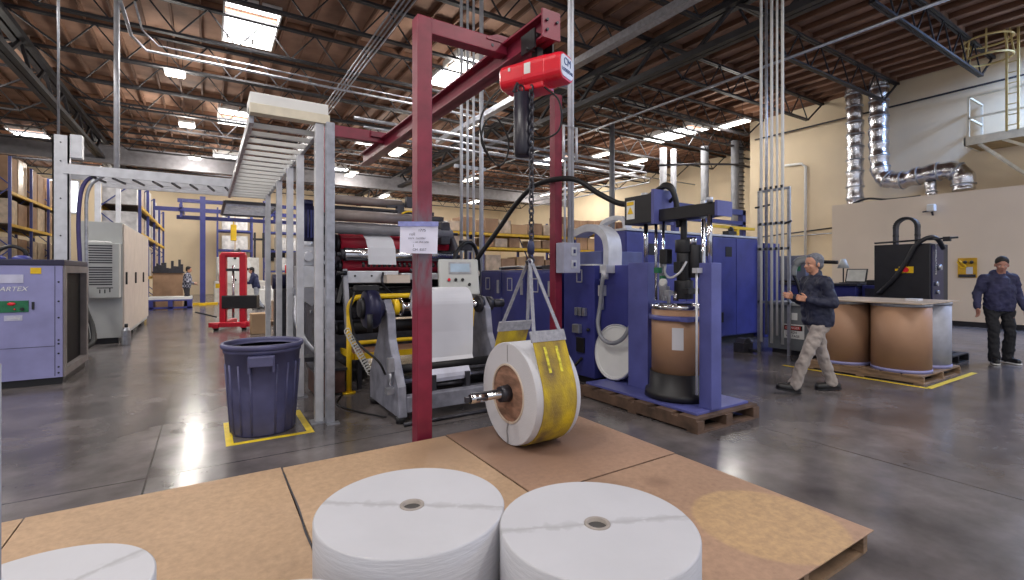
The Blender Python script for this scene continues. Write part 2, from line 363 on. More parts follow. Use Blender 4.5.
# lamps
def lamp(x, y, z, lx, ly, label, group='high-bay lamps under the roof'):
    t = thing('high_bay_lamp', label, 'ceiling lamp', (x, y, z), group)
    obj('housing', MB().prism([(-ly/2*1.1, .1), (-ly/2*.6, .16), (ly/2*.6, .16), (ly/2*1.1, .1), (ly/2*1.1, .0), (-ly/2*1.1, .0)], 'x', x-lx/2, x+lx/2) if False else MB().box((x-lx/2-.04, y-ly/2-.03, z+.012), (x+lx/2+.04, y+ly/2+.03, z+.1)), white, t, bev=.02)
    obj('tube_diffuser', MB().box((x-lx/2, y-ly/2, z-.015), (x+lx/2, y+ly/2, z+.012)), glow, t)
    obj('hanger', MB().cyl((x-lx*.4, y-ly*.4, z+.1), (x-lx*.4, y-ly*.4, 7.995), .008, n=5).cyl((x+lx*.4, y+ly*.4, z+.1), (x+lx*.4, y+ly*.4, 7.995), .008, n=5), joistm, t)
for a in LP:
  if a[4]: lamp(a[0], a[1], 7.15, a[2], a[3], a[4])
# ceiling pipes and conduits
def pipe(pts, r, label, name='ceiling_pipe', m=galv, cat='pipe', group=None, n=8): return obj(name, MB().tube(pts, r, n), m, label=label, cat=cat, group=group)
pipe([(-1.42, 12.0, 6.8), (-1.42, 13.6, 6.8), (-1.2, 14.2, 6.75), (2.2, 14.25, 6.75), (10.2, 14.3, 6.75)], .035, 'steel air pipe bending right under the joists at upper left')
pipe([(-1.2, 12.0, 6.85), (-1.2, 13.3, 6.85), (-.95, 13.9, 6.8), (2.2, 13.95, 6.8), (10.2, 14.0, 6.8)], .02, 'thinner conduit running beside the steel air pipe at upper left', 'ceiling_conduit')
pipe([(-1.5, 12.2, 3.4), (-1.5, 12.2, 6.95)], .05, 'pale vertical pipe dropping from the roof behind the grey cabinets', 'drop_pipe', alu)
pipe([(-2.02, 10.47, 3.7), (-2.02, 10.47, 7.85)], .018, 'thin vertical conduit above the galvanised post at far left', 'drop_pipe')
for k in range(4):
    pipe([(3.15+k*.09, 6.0, 6.8), (3.15+k*.09, 26, 6.8)], .018, ('leftmost', 'second', 'third', 'rightmost')[k]+' of four parallel conduits running back under the roof left of the maroon post', 'ceiling_conduit', group='bundle of roof conduits')
pipe([(12.1, 1.5, 6.8), (12.1, 24, 6.8)], .035, 'long thin sprinkler pipe crossing the upper right roof')
obj('strut_channel', MB().box((7.35, 4, 6.42), (7.55, 17, 6.58)).box((6.7, 9.9, 6.36), (8.2, 9.98, 6.42)), galv, label='wide galvanised strut channel running back to the hoist at upper centre', cat='channel')
for k in range(3):
    z = 6.0-k*.22; o = k*.28
    pipe([(3.6+o, 14.2, z), (15.6+o, 14.2+o*.3, z), (16.2+o, 14.9, z), (16.2+o, 24, z)], .05 if k == 0 else .035, ('topmost','middle','lowest')[k]+' of three pipes running to the white columns behind the hoist', group=None)
pipe([(15.6, 13.4, 5.9), (17.5, 13.2, 6.15), (19.3, 12.4, 6.2), (24, 12.3, 6.2)], .045, 'dark pipe bending toward the beige wall corner', m=steel_d)
pipe([(10, 17.6, 6.6), (23.8, 17.8, 6.6)], .03, 'thin cross conduit behind the blue machines', 'ceiling_conduit')
# white roof columns / riser ducts beyond the blue machines
for i, (x, y, r, l) in enumerate([(13.2, 13.6, .13, 'slim steel column left of the white column pair'), (17.9, 15.1, .2, 'left column of the white pair behind the blue enclosure'), (18.5, 15.0, .17, 'right column of the white pair behind the blue enclosure'), (19.3, 13.9, .22, 'thick white riser column nearer the beige wall corner'), (19.6, 12.6, .2, 'white column just left of the caged riser duct')]):
    obj('round_column', MB().cyl((x, y, 0), (x, y, 7.3), r*.8), mat('dull_white_column', (118, 118, 122), .6), label=l, cat='column')
t = thing('riser_duct', 'round riser duct with wire spiral beside the wall corner', 'duct', (20.2, 12.85, 0))
obj('tube', MB().cyl((20.2, 12.85, 0), (20.2, 12.85, 7.4), .24), galv, t)
h = MB()
for k in range(26): h.tube([(20.2+.27*math.cos(q*PI/8), 12.85+.27*math.sin(q*PI/8), 2.2+k*.2) for q in range(16)], .02, 5, True)
obj('rib', h, steel_d, t, label='dark spiral ribs')
# foil ducts on the right wall
def foilduct(name, pts, r, label):
    ps = bez(pts, 14); rr = []; 
    d = 0
    for i, p in enumerate(ps):
        if i: d += (ps[i]-ps[i-1]).length
        rr.append(r*(1+.06*math.sin(d*PI*2/.42)+random.uniform(-.035, .035)))
    t = thing(name, label, 'duct', tuple(ps[-1]))
    obj('sleeve', MB().tube(ps, rr, 18), foil, t)
    b = MB(); d = 0; nx = .3
    for i in range(1, len(ps)-1):
        d += (ps[i]-ps[i-1]).length
        if d > nx:
            nx += .45; tg = (ps[i+1]-ps[i-1]).normalized(); b.cyl(ps[i]-tg*.02, ps[i]+tg*.02, r*1.09, n=18)
    obj('band', b, galv, t)
foilduct('foil_duct', [(18.95, 7.75, 8), (18.95, 7.7, 6.5), (18.95, 7.7, 5), (18.95, 7.7, 3.82)], .25, 'crinkled silver foil duct dropping straight to the white room roof')
foilduct('foil_duct', [(18.95, 7.0, 8), (18.95, 7.0, 6.8), (18.95, 7.0, 5.6), (18.95, 6.9, 4.75), (18.95, 6.45, 4.5), (18.9, 5.9, 4.55), (18.9, 5.2, 4.6), (18.9, 4.9, 4.4), (18.9, 4.85, 3.95)], .27, 'crinkled silver foil duct that bends sideways above the white room')
foilduct('foil_duct', [(18.8, 5.6, 4.3), (18.8, 5.58, 4.05), (18.8, 5.55, 3.85)], .14, 'short foil stub duct hanging under the sideways duct')
obj('loose_conduit', MB().tube(bez([(18.3, 7.5, 3.83), (18.4, 7.1, 3.95), (18.3, 6.5, 3.84), (18.35, 5.7, 3.84)], 8), .035, 8), blackr, label='black conduit lying on the white room roof', cat='conduit')
obj('roof_machine', MB().box((18.5, 2.6, 3.8), (19.3, 3.3, 4.0)).box((18.6, 3.0, 4.0), (18.9, 3.2, 4.12)), steel_d, label='dark equipment box on the white room roof, half out of frame', cat='equipment', bev=.02)
# balcony + caged ladder
t = thing('wall_balcony', 'cream steel balcony with railing on the upper right wall', 'balcony', (18.9, 4, 5.2))
cream = mat('cream_steel', (214, 206, 186), .5)
obj('platform', MB().box((18.3, 1.2, 5.15), (19.6, 4.65, 5.3)), mat('ochre_steel', (168, 140, 92), .6), t)
obj('fascia', MB().box((18.26, 1.2, 5.13), (18.3, 4.68, 5.36)).box((18.26, 4.65, 5.13), (19.6, 4.69, 5.36)), cream, t)
r = MB()
for y in (4.6, 3.2, 1.8): r.bar((18.32, y, 5.3), (18.32, y, 6.5), .05)
for z in (6.5, 5.9): r.bar((18.32, 1.2, z), (18.32, 4.6, z), .05).bar((18.32, 4.6, z), (19.55, 4.6, z), .05)
r.bar((19.5, 4.6, 5.3), (19.5, 4.6, 6.5), .05)
obj('railing', r, cream, t); obj('brace', MB().bar((18.4, 4.4, 5.15), (19.5, 3.4, 3.95), .07).bar((18.35, 3.9, 5.15), (18.4, 2.2, 4.1), .07), cream, t)
t = thing('caged_ladder', 'yellowish steel ladder with hooped safety cage at the top right corner', 'ladder', (18.2, 4.1, 5.3))
cg = mat('yellowed_steel', (196, 172, 112), .5)
for y in (3.56, 3.78): obj('rail', MB().bar((18.1, y, 5.3), (18.1, y, 8), .05), cg, t)
r = MB()
for k in range(9): r.cyl((18.1, 3.56, 5.45+k*.28), (18.1, 3.78, 5.45+k*.28), .014, n=6)
obj('rung', r, cg, t)
for z in (7.3, 7.8): obj('cage_hoop', MB().tube([(17.85+.5*math.cos(a*PI/12), 4.1+.5*math.sin(a*PI/12), z) for a in range(24)], .028, 6, True), cg, t)
for a in (60, 100, 140, 190, 240, 280): obj('cage_bar', MB().bar((17.85+.5*math.cos(math.radians(a)), 4.1+.5*math.sin(math.radians(a)), 7.3), (17.85+.42*math.cos(math.radians(a)), 4.1+.42*math.sin(math.radians(a)), 7.99), .035), cg, t)
# right-wall fittings
obj('wall_conduit', MB().tube([(19.5, 9.6, 1.2), (19.5, 9.6, 5.6), (19.5, 9.75, 5.75), (19.55, 10.4, 5.8)], .05, 8), white, label='white vertical pipe on the beige wall behind the conduit frame', cat='pipe')
obj('wall_conduit', MB().tube([(19.5, 8.1, 3.2), (19.5, 11.4, 3.0)], .025, 6), steel_d, label='thin dark horizontal conduit on the beige wall', cat='pipe')
obj('wall_conduit', MB().tube([(19.5, 8.15, 1.2), (19.5, 8.2, 2.9), (19.5, 8.5, 2.98), (19.5, 10.2, 2.95)], .02, 6), galv, label='thin looped grey conduit low on the beige wall', cat='pipe')
t = thing('wall_speaker', 'small white speaker bracketed on the pale room wall', 'speaker', (17.85, 5.35, 3.2))
obj('body', MB().box((17.75, 5.2, 3.3), (17.95, 5.38, 3.5)), white, t, bev=.02); obj('bracket', MB().bar((17.9, 5.3, 3.3), (18, 5.3, 3.2), .04).bar((17.9, 5.35, 3.32), (17.85, 5.5, 3.3), .04), steel_d, t)
t = thing('yellow_safety_board', 'yellow notice board with gloves and a white card on the pale wall', 'notice board', (17.98, 4.4, 1.4))
obj('panel', MB().box((17.96, 4.34, 1.37), (18, 4.74, 1.92)), mat('ochre_board', (206, 158, 20), .5, 0, .15, 4), t)
obj('card', MB().box((17.95, 4.42, 1.47), (17.96, 4.56, 1.67)), paper, t, label='white card'); obj('pocket_row', MB().box((17.94, 4.36, 1.38), (17.96, 4.72, 1.46)), steel_d, t)
obj('ear_muff', MB().ball((17.93, 4.58, 1.8), (.03, .05, .045)).ball((17.93, 4.44, 1.8), (.03, .045, .045)), black, t)
obj('cord_hank', MB().tube(bez([(17.93, 4.74, 1.82), (17.93, 4.66, 1.66), (17.93, 4.56, 1.68), (17.93, 4.7, 1.86)], 8), .02, 6), yel, t)
# ================================================================ FOREGROUND DECK OF PALLETS AND BOARDS
def make_pallet(x0, x1, y0, y1, label, group=None, m=wood, h=.124, name='wooden_pallet', nb=7, ax='x', cat='pallet'):
    t = thing(name, label, cat, ((x0+x1)/2, (y0+y1)/2, 0), group)
    b = MB()
    for k in range(nb):      # deck boards run along x
        w = (y1-y0)/nb; b.box((x0, y0+k*w+.012, h-.018), (x1, y0+(k+1)*w-.012, h))
    obj('deck_boards', b, m, t)
    for s in (0, .5, 1):
        c = lerp(x0+.03, x1-.03, s); obj('stringer', MB().box((c-.022, y0, .018), (c+.022, y1, h-.018)), m, t)
    for s in (0, .5, 1):
        c = lerp(y0+.06, y1-.06, s); obj('bottom_board', MB().box((x0, c-.05, 0), (x1, c+.05, .018)), m, t)
    return t
deck = [(-2.12, -.87, 2.45, 3.72, 'far left'), (-.85, .42, 2.45, 3.72, 'left'), (.45, 1.69, 2.45, 3.72, 'middle'), (1.71, 2.99, 2.45, 3.72, 'right rear, under the upright paper roll'), (1.71, 2.98, 1.15, 2.42, 'right front, its edge showing at lower right'), (.45, 1.69, 1.15, 2.42, 'middle front under the two big rolls'), (-.85, .42, 1.15, 2.42, 'left front under the left roll')]
for x0, x1, y0, y1, l in deck: make_pallet(x0, x1, y0, y1, 'low wooden pallet of the board deck, '+l)
def board_mat(name, col, circle=None, dark=None):
    m = mat(name, col, .62, 0, .1, 1.1, .08, 25); nt = m.node_tree; N = nt.nodes; L = nt.links; b = N['Principled BSDF']
    g = N.new('ShaderNodeNewGeometry'); prev = N[m['mixnode']].outputs[2]
    sc = N.new('ShaderNodeTexNoise'); sc.inputs['Scale'].default_value = 22; sc.inputs['Detail'].default_value = 9; sc.inputs['Roughness'].default_value = .75; L.new(g.outputs['Position'], sc.inputs['Vector'])
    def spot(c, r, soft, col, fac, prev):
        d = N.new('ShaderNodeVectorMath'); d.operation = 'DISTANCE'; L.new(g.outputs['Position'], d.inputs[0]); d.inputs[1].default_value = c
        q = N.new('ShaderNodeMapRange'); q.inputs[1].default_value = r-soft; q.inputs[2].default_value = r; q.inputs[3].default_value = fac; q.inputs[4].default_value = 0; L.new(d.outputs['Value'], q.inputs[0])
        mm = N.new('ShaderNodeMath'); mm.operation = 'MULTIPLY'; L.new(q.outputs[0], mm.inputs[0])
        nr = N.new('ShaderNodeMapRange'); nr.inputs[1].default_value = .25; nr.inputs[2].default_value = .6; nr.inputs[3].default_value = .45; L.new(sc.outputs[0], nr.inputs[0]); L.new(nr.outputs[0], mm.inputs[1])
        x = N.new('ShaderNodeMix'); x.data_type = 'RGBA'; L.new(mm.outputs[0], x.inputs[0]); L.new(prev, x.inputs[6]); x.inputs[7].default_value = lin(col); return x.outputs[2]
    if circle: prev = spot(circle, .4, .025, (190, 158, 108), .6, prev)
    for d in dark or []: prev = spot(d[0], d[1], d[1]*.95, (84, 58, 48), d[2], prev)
    gm = N.new('ShaderNodeMapRange'); gm.inputs[1].default_value = .3; gm.inputs[2].default_value = .62; gm.inputs[3].default_value = .72; gm.inputs[4].default_value = 1.1; L.new(sc.outputs[0], gm.inputs[0])
    k = N.new('ShaderNodeMix'); k.data_type = 'RGBA'; k.blend_type = 'MULTIPLY'; k.inputs[0].default_value = .8; L.new(prev, k.inputs[6]); L.new(gm.outputs[0], k.inputs[7])
    L.new(k.outputs[2], b.inputs['Base Color']); return m
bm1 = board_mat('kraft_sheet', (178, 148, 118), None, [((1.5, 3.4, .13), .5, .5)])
bm2 = board_mat('dark_patched_sheet', (158, 126, 104), None, [((2.2, 3.15, .13), .75, .8), ((1.95, 3.6, .13), .5, .6)])  # soft dark patches under the upright roll and towards the post
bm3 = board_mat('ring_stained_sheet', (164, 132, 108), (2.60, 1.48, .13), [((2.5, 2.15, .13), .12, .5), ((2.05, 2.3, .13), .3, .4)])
def sheet(x0, x1, y0, y1, m, label, z=.124): return obj('fibreboard_sheet', MB().box((x0, y0, z), (x1, y1, z+.007)), m, label=label, cat='board sheet', bev=.002)
sheet(-2.14, -.865, 1.14, 3.73, bm1, 'brown board sheet at the far left of the deck, mostly out of frame')
sheet(-.858, .44, 1.14, 3.735, bm1, 'clean brown board sheet on the left of the deck, left of the near roll')
sheet(.452, 1.695, 1.14, 3.72, bm1, 'brown board sheet under the left big roll, in front of the maroon post')
sheet(1.71, 3.01, 2.43, 3.735, bm2, 'dark patched board sheet under the upright paper roll')
sheet(1.712, 3.0, 1.13, 2.415, bm3, 'board sheet with a round yellowish stain at lower right')
obj('torn_tape', MB().sheet(bez([(.442, 3.62, .134), (.447, 3.3, .1335), (.45, 3.0, .135), (.44, 2.7, .1335), (.452, 2.4, .134)], 5), (.005, 0, 0), .002), steel_d, label='torn dark tape strip along the left board seam', cat='tape')
# ---------------------------------------------------------------- paper rolls
def roll_mat(name, c, ang, top):
    m = mat(name, (186, 186, 192), .62, 0, .03, 3); nt = m.node_tree; N = nt.nodes; L = nt.links; b = N['Principled BSDF']; prev = N[m['mixnode']].outputs[2]
    t = N.new('ShaderNodeTexCoord'); mp = N.new('ShaderNodeMapping'); mp.inputs['Rotation'].default_value = ang; L.new(t.outputs['Object'], mp.inputs[0])
    n = N.new('ShaderNodeTexNoise'); n.inputs['Scale'].default_value = 5; n.inputs['Detail'].default_value = 5; L.new(mp.outputs[0], n.inputs['Vector'])
    n2 = N.new('ShaderNodeTexNoise'); n2.inputs['Scale'].default_value = 22; n2.inputs['Detail'].default_value = 6; L.new(mp.outputs[0], n2.inputs['Vector'])
    sp = N.new('ShaderNodeSeparateXYZ'); L.new(mp.outputs[0], sp.inputs[0])
    def M(op, a, bb=None):
        q = N.new('ShaderNodeMath'); q.operation = op
        for i, v in enumerate((a, bb)):
            if v is None: continue
            if isinstance(v, (int, float)): q.inputs[i].default_value = v
            else: L.new(v, q.inputs[i])
        return q.outputs[0]
    d = M('ABSOLUTE', M('ADD', sp.outputs[1], M('MULTIPLY', M('SUBTRACT', n.outputs[0], .5), .05)))
    w = M('MULTIPLY', M('SUBTRACT', n2.outputs[0], .3), .12)
    q = N.new('ShaderNodeMapRange'); L.new(d, q.inputs[0]); q.inputs[1].default_value = 0; L.new(M('MAXIMUM', w, .003), q.inputs[2]); q.inputs[3].default_value = .4; q.inputs[4].default_value = 0
    x = N.new('ShaderNodeMix'); x.data_type = 'RGBA'; L.new(q.outputs[0], x.inputs[0]); L.new(prev, x.inputs[6]); x.inputs[7].default_value = lin((120, 116, 118)); L.new(x.outputs[2], b.inputs['Base Color'])
    # fine layered edge on the wound side
    wv = N.new('ShaderNodeTexNoise'); wv.inputs['Scale'].default_value = 9; wv.inputs['Detail'].default_value = 7; mp2 = N.new('ShaderNodeMapping'); mp2.inputs['Scale'].default_value = (1.2, 1.2, 9); L.new(t.outputs['Object'], mp2.inputs[0]); L.new(mp2.outputs[0], wv.inputs['Vector'])
    bp = N.new('ShaderNodeBump'); bp.inputs['Strength'].default_value = .28; bp.inputs['Distance'].default_value = .012; L.new(wv.outputs[0], bp.inputs['Height']); L.new(bp.outputs[0], b.inputs['Normal'])
    return m
core = mat('grey_core_tube', (150, 142, 136), .7, 0, .1, 20)
def floor_roll(x, y, z0, z1, r, label, rc=.052, ang=.5):
    t = thing('paper_roll', label, 'paper roll', (x, y, z0))
    m = roll_mat('roll_paper_%d' % len(LOC), None, (0, 0, ang), True)
    b = MB(); b.lathe([(rc, z0), (r-.004, z0), (r, z0+.004), (r, z1-.006), (r-.006, z1), (rc, z1), (rc, z0)], (x, y, 0), 96); b.f.pop(); b.f.pop(); b.sm.pop(); b.sm.pop()
    obj('wound_paper', b, m, t)
    obj('core', MB().ring(rc-.002, rc-.014, z0+.001, z1+.003, (x, y, 0)), core, t, label='grey cardboard core')
    obj('core_fill', MB().cyl((x, y, z0+.02), (x, y, z1-.012), rc-.0145), mat('core_fill_grey', (74, 72, 72), .8), t, label='dark grey fill inside the core')  # dark grey cylinder filling the bore of the core
    return t
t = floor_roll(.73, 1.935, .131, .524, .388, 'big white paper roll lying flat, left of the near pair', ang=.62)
obj('tape_label', MB(Matrix.Translation((.735, 1.925, 0)) @ Matrix.Rotation(math.radians(152), 4, 'Z')).prism([(.389*math.cos(a), .389*math.sin(a)) for a in (-.12, -.06, 0, .06, .12)]+[(.387*math.cos(a), .387*math.sin(a)) for a in (.12, .06, 0, -.06, -.12)], 'z', .36, .5), lav, t, label='pale violet tape label')
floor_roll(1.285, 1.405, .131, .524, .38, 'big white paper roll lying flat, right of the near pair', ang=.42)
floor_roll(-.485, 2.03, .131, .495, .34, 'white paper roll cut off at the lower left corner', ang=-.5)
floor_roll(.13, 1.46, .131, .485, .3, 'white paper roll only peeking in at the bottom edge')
obj('grey_pole', MB().cyl((-.371, 1.418, .131), (-.371, 1.418, 1.31), .009, n=16), grey, label='slim grey pole grazing the left edge of the view', cat='pole')
# hanging upright roll on its shaft, axis along x
RX, RY, RZ, RR = 2.035, 3.27, .537, .405
t = thing('hoisted_paper_roll', 'upright white paper roll on a steel shaft, hung in a yellow sling', 'paper roll', (RX+.21, RY, RZ-RR))
m = roll_mat('roll_paper_up', None, (PI/2, 0, 0), False)
b = MB(); b.lathe([(.232, 0), (RR-.006, 0), (RR, .006), (RR, .414), (RR-.006, .42), (.232, .42), (.232, 0)], (RX, RY, RZ), 96, 'x'); b.f.pop(); b.f.pop(); b.sm.pop(); b.sm.pop()
obj('wound_paper', b, mat('roll_face_paper', (194, 194, 200), .6, 0, .03, 4, .2, 90, stretch=(8, 1, 1)), t)
obj('inner_plies', MB().ring(.236, .222, -.006, .42, (RX, RY, RZ), 48, 'x'), mat('ply_edge', (196, 180, 164), .7), t, label='ragged tan inner edge')
obj('wooden_hub', MB().ring(.224, .045, .004, .416, (RX, RY, RZ), 48, 'x'), mat('hub_board', (136, 102, 84), .7, 0, .35, 7, .5, 12, stretch=(1, 1, 3)), t, label='brown wooden hub disc')
obj('crease', MB().tube(bez([(RX-.004, RY-.01, RZ-.24), (RX-.005, RY+.005, RZ-.3), (RX-.004, RY-.006, RZ-.36), (RX-.003, RY, RZ-.4)], 4), .006, 5).tube([(RX-.003, RY, RZ+.25), (RX-.003, RY+.004, RZ+.39)], .003, 5), mat('paper_crease', (150, 148, 150), .8), t, label='grey crease on the face')
sh = MB().cyl((RX-.34, RY, RZ), (RX+.62, RY, RZ), .03).cyl((RX-.34, RY, RZ), (RX-.2, RY, RZ), .036).cyl((RX-.06, RY, RZ), (RX-.02, RY, RZ), .04)
obj('shaft', sh, chrome, t)
obj('shaft_collar', MB().cyl((RX-.075, RY, RZ), (RX+.004, RY, RZ), .062, .07).cyl((RX+.42, RY, RZ), (RX+.5, RY, RZ), .062), steel_d, t)
obj('shaft_key', MB().box((RX-.33, RY-.012, RZ+.03), (RX-.1, RY+.012, RZ+.042)).box((RX-.38, RY-.016, RZ-.02), (RX-.34, RY+.016, RZ+.02)).box((RX-.3, RY-.045, RZ-.008), (RX-.22, RY-.03, RZ+.008)), steel_d, t)
# basket sling round the roll; hook point above
HX, HY, HZ_ = RX+.215, RY, 1.6
ts = thing('lifting_sling', 'yellow webbing basket sling with grey straps cradling the upright roll', 'sling', (HX, HY, RZ-RR))
rr = RR+.006; wv = (.155, 0, 0); th = math.radians(67)
arc = [(HX, RY-rr*math.sin(a), RZ+rr*math.cos(a)) for a in [lerp(th, 2*PI-th, i/40) for i in range(41)]]
def up(sgn, f):    # along the straight run from the tangent point to the hook
    a = V((HX, RY-sgn*rr*math.sin(th), RZ+rr*math.cos(th))); return a.lerp(V((HX, HY, HZ_)), f)
path = [up(1, .36), up(1, .2)]+arc+[up(-1, .2), up(-1, .4)]
obj('webbing_pad', MB().sheet(path, wv, .008), sling, ts)
for e, fr in ((1, .36), (-1, .4)):
    obj('end_cuff', MB().sheet([up(e, fr-.06), up(e, fr+.03)], (.165, 0, 0), .016), strap, ts, label='grey stitched cuff')
    for s in (-1, 1):
        a = up(e, fr+.02)+V((s*.125, 0, 0)); obj('strap', MB().sheet([a, a.lerp(V((HX+s*.012, HY+(-.02 if e > 0 else .02), HZ_-.02)), 1)], (.019, .006, 0), .006), strap, ts)
    obj('stripe', MB().sheet([up(e, fr-.1)+V((-.06, -.006*e, 0)), up(e, .05)+V((-.06, -.006*e, .003))], (.012, 0, 0), .003).sheet([up(e, fr-.1)+V((.05, -.006*e, 0)), up(e, .05)+V((.05, -.006*e, .003))], (.012, 0, 0), .003), mat('worn_yellow', (228, 208, 60), .7, 0, .4, 30), ts)
# ================================================================ JIB CRANE
t = thing('jib_frame', 'maroon steel gantry frame with posts, arms and long monorail beam', 'gantry', (1.54, 3.86, 0))
P1x, P1y, PW, ZT = 1.545, 3.86, .132, 3.66
def hbeam(mb, x0, x1, y, z0, z1, w=.1, tf=.014): # I section along x
    return mb.box((x0, y-w/2, z0), (x1, y+w/2, z0+tf)).box((x0, y-w/2, z1-tf), (x1, y+w/2, z1)).box((x0, y-.006, z0), (x1, y+.006, z1))
wpm = mat('worn_maroon_paint', (130, 34, 58), .42, 0, .16, 6, .08)
def worn():    # bare grey steel rubbed through the paint in the middle of the post
    nt = wpm.node_tree; N = nt.nodes; L = nt.links; b = N['Principled BSDF']; prev = N[wpm['mixnode']].outputs[2]; g = N.new('ShaderNodeTexCoord'); n = N.new('ShaderNodeTexNoise'); n.inputs['Scale'].default_value = 5; n.inputs['Detail'].default_value = 7
    mp = N.new('ShaderNodeMapping'); mp.inputs['Scale'].default_value = (3, 3, .8); L.new(g.outputs['Object'], mp.inputs[0]); L.new(mp.outputs[0], n.inputs['Vector']); sp = N.new('ShaderNodeSeparateXYZ'); L.new(g.outputs['Object'], sp.inputs[0])
    cr = N.new('ShaderNodeValToRGB'); cr.color_ramp.elements[0].position = .33; cr.color_ramp.elements[0].color = (0, 0, 0, 1); cr.color_ramp.elements[1].position = .6; cr.color_ramp.elements[1].color = (0, 0, 0, 1)
    for p, v in ((.40, 1), (.52, 1)): e = cr.color_ramp.elements.new(p); e.color = (v, v, v, 1)
    dv = N.new('ShaderNodeMath'); dv.operation = 'DIVIDE'; L.new(sp.outputs[2], dv.inputs[0]); dv.inputs[1].default_value = 3.66; L.new(dv.outputs[0], cr.inputs[0])
    mr = N.new('ShaderNodeMapRange'); mr.inputs[1].default_value = .36; mr.inputs[2].default_value = .56; L.new(n.outputs[0], mr.inputs[0]); mu = N.new('ShaderNodeMath'); mu.operation = 'MULTIPLY'; L.new(mr.outputs[0], mu.inputs[0]); L.new(cr.outputs[0], mu.inputs[1])
    x = N.new('ShaderNodeMix'); x.data_type = 'RGBA'; L.new(mu.outputs[0], x.inputs[0]); L.new(prev, x.inputs[6]); x.inputs[7].default_value = lin((112, 98, 108)); L.new(x.outputs[2], b.inputs['Base Color'])
worn()
obj('post', MB().box((P1x-PW/2, P1y-PW/2, .01), (P1x+PW/2, P1y+PW/2, ZT)), wpm, t, bev=.008, label='nearest maroon post beside the board deck')
obj('post_foot', MB().box((P1x-.11, P1y-.12, 0), (P1x+.11, P1y+.12, .014)), redp, t)
obj('arm', MB().box((P1x+PW/2-.01, P1y-.06, ZT-.135), (2.36, P1y+.06, ZT)), redp, t, bev=.006)
obj('post', MB().box((1.47, 7.5, .01), (1.6, 7.63, 3.72)), redp, t, bev=.008, label='far maroon post beside the press')
obj('arm', MB().box((1.6, 7.5, 3.55), (2.6, 7.62, 3.72)), redp, t, bev=.006)
obj('post', MB().box((3.93, 5.12, .01), (4.05, 5.24, 3.9)), redp, t, bev=.006, label='slim maroon post behind the hoist')
bx = 2.375
bw = MB().box((bx-.075, 3.16, 3.42), (bx+.075, 8.7, 3.436)).box((bx-.075, 3.16, 3.605), (bx+.075, 8.7, 3.622)).box((bx-.008, 3.16, 3.42), (bx+.008, 8.7, 3.62))
obj('monorail_beam', bw, redp, t)
obj('end_stop', MB().box((bx-.09, 3.14, 3.41), (bx+.09, 3.16, 3.64)), redp, t)
obj('gusset', MB().prism([(2.1, 3.63), (2.4, 3.63), (2.4, 3.70), (2.26, 3.70)], 'y', P1y-.045, P1y-.03).box((2.14, P1y-.07, 3.622), (2.4, P1y+.07, 3.64)).box((2.15, 7.45, 3.622), (2.4, 7.6, 3.7)), redp, t)
obj('bolt', MB().cyl((bx-.05, 3.12, 3.55), (bx-.05, 3.15, 3.55), .012, n=6).cyl((bx+.05, 3.12, 3.55), (bx+.05, 3.15, 3.55), .012, n=6).cyl((bx-.05, 3.12, 3.47), (bx-.05, 3.15, 3.47), .012, n=6).cyl((2.2, P1y-.065, 3.58), (2.2, P1y-.055, 3.58), .015, n=6), steel_d, t)
# hoist
hc = V((2.35, 3.32, 3.17)); u = V((.42, -.91, 0)).normalized(); pv = V((u.y*-1, u.x, 0))
HM = Matrix(((u.x, pv.x, 0, hc.x), (u.y, pv.y, 0, hc.y), (0, 0, 1, hc.z), (0, 0, 0, 1)))
t = thing('electric_chain_hoist', 'bright red electric chain hoist with black chain bucket under the monorail', 'hoist', (hc.x, hc.y, hc.z-.15))
def rrect(w, h, r, n=5):
    o = []
    for cx, cy, a0 in ((w-r, h-r, 0), (-w+r, h-r, 90), (-w+r, -h+r, 180), (w-r, -h+r, 270)):
        for k in range(n+1): a = math.radians(a0+90*k/n); o.append((cx+r*math.cos(a), cy+r*math.sin(a)))
    return o
def loft(mb, secs):   # secs: list of (x, scale_w, scale_h, zoff)
    base = rrect(.13, .112, .07); k = len(base); vs = []
    for (x, sw, sh_, zo) in secs: vs += [(x, a*sw, b*sh_+zo) for a, b in base]
    fs = [(i*k+j, i*k+(j+1) % k, (i+1)*k+(j+1) % k, (i+1)*k+j) for i in range(len(secs)-1) for j in range(k)]
    mb.add(vs, fs, False); o = len(mb.v)-len(vs)
    mb.f.append([o+j for j in range(k)]); mb.sm.append(False); mb.f.append([o+(len(secs)-1)*k+j for j in range(k)]); mb.sm.append(False)
    return mb
obj('housing', loft(MB(HM), [(-.3, .86, .86, 0), (-.285, .95, .95, 0), (-.06, .98, .98, 0), (-.055, 1.03, 1.03, 0), (.14, 1.03, 1.03, 0), (.145, 1.0, 1.0, 0), (.25, 1.0, 1.0, 0), (.285, .93, .93, 0)]), redh, t, bev=.004)
obj('belly', MB(HM).box((-.09, -.1, -.15), (.12, .1, -.09)), redh, t, bev=.015)
obj('end_plate', MB(HM).prism([(a*.82, b*.78) for a, b in rrect(.13, .112, .06)], 'x', .283, .29), mat('silver_badge', (214, 218, 228), .35), t, label='silver badge on the end cover')
bt = mat('badge_blue_ink', (40, 62, 120), .5)
e1 = HM @ V((.292, 0, .035)); e2 = HM @ V((.292, 0, -.035)); xd = pv*1
text('lettering', 'CM', .085, e1, xd, (0, 0, 1), bt, t); text('lettering', 'LODESTAR', .04, e2, xd, (0, 0, 1), bt, t)
obj('data_label', MB(HM).box((-.04, -.1365, -.03), (.02, -.133, .06)).box((-.2, -.131, .03), (-.18, -.128, .06)), white, t, label='small white rating label')
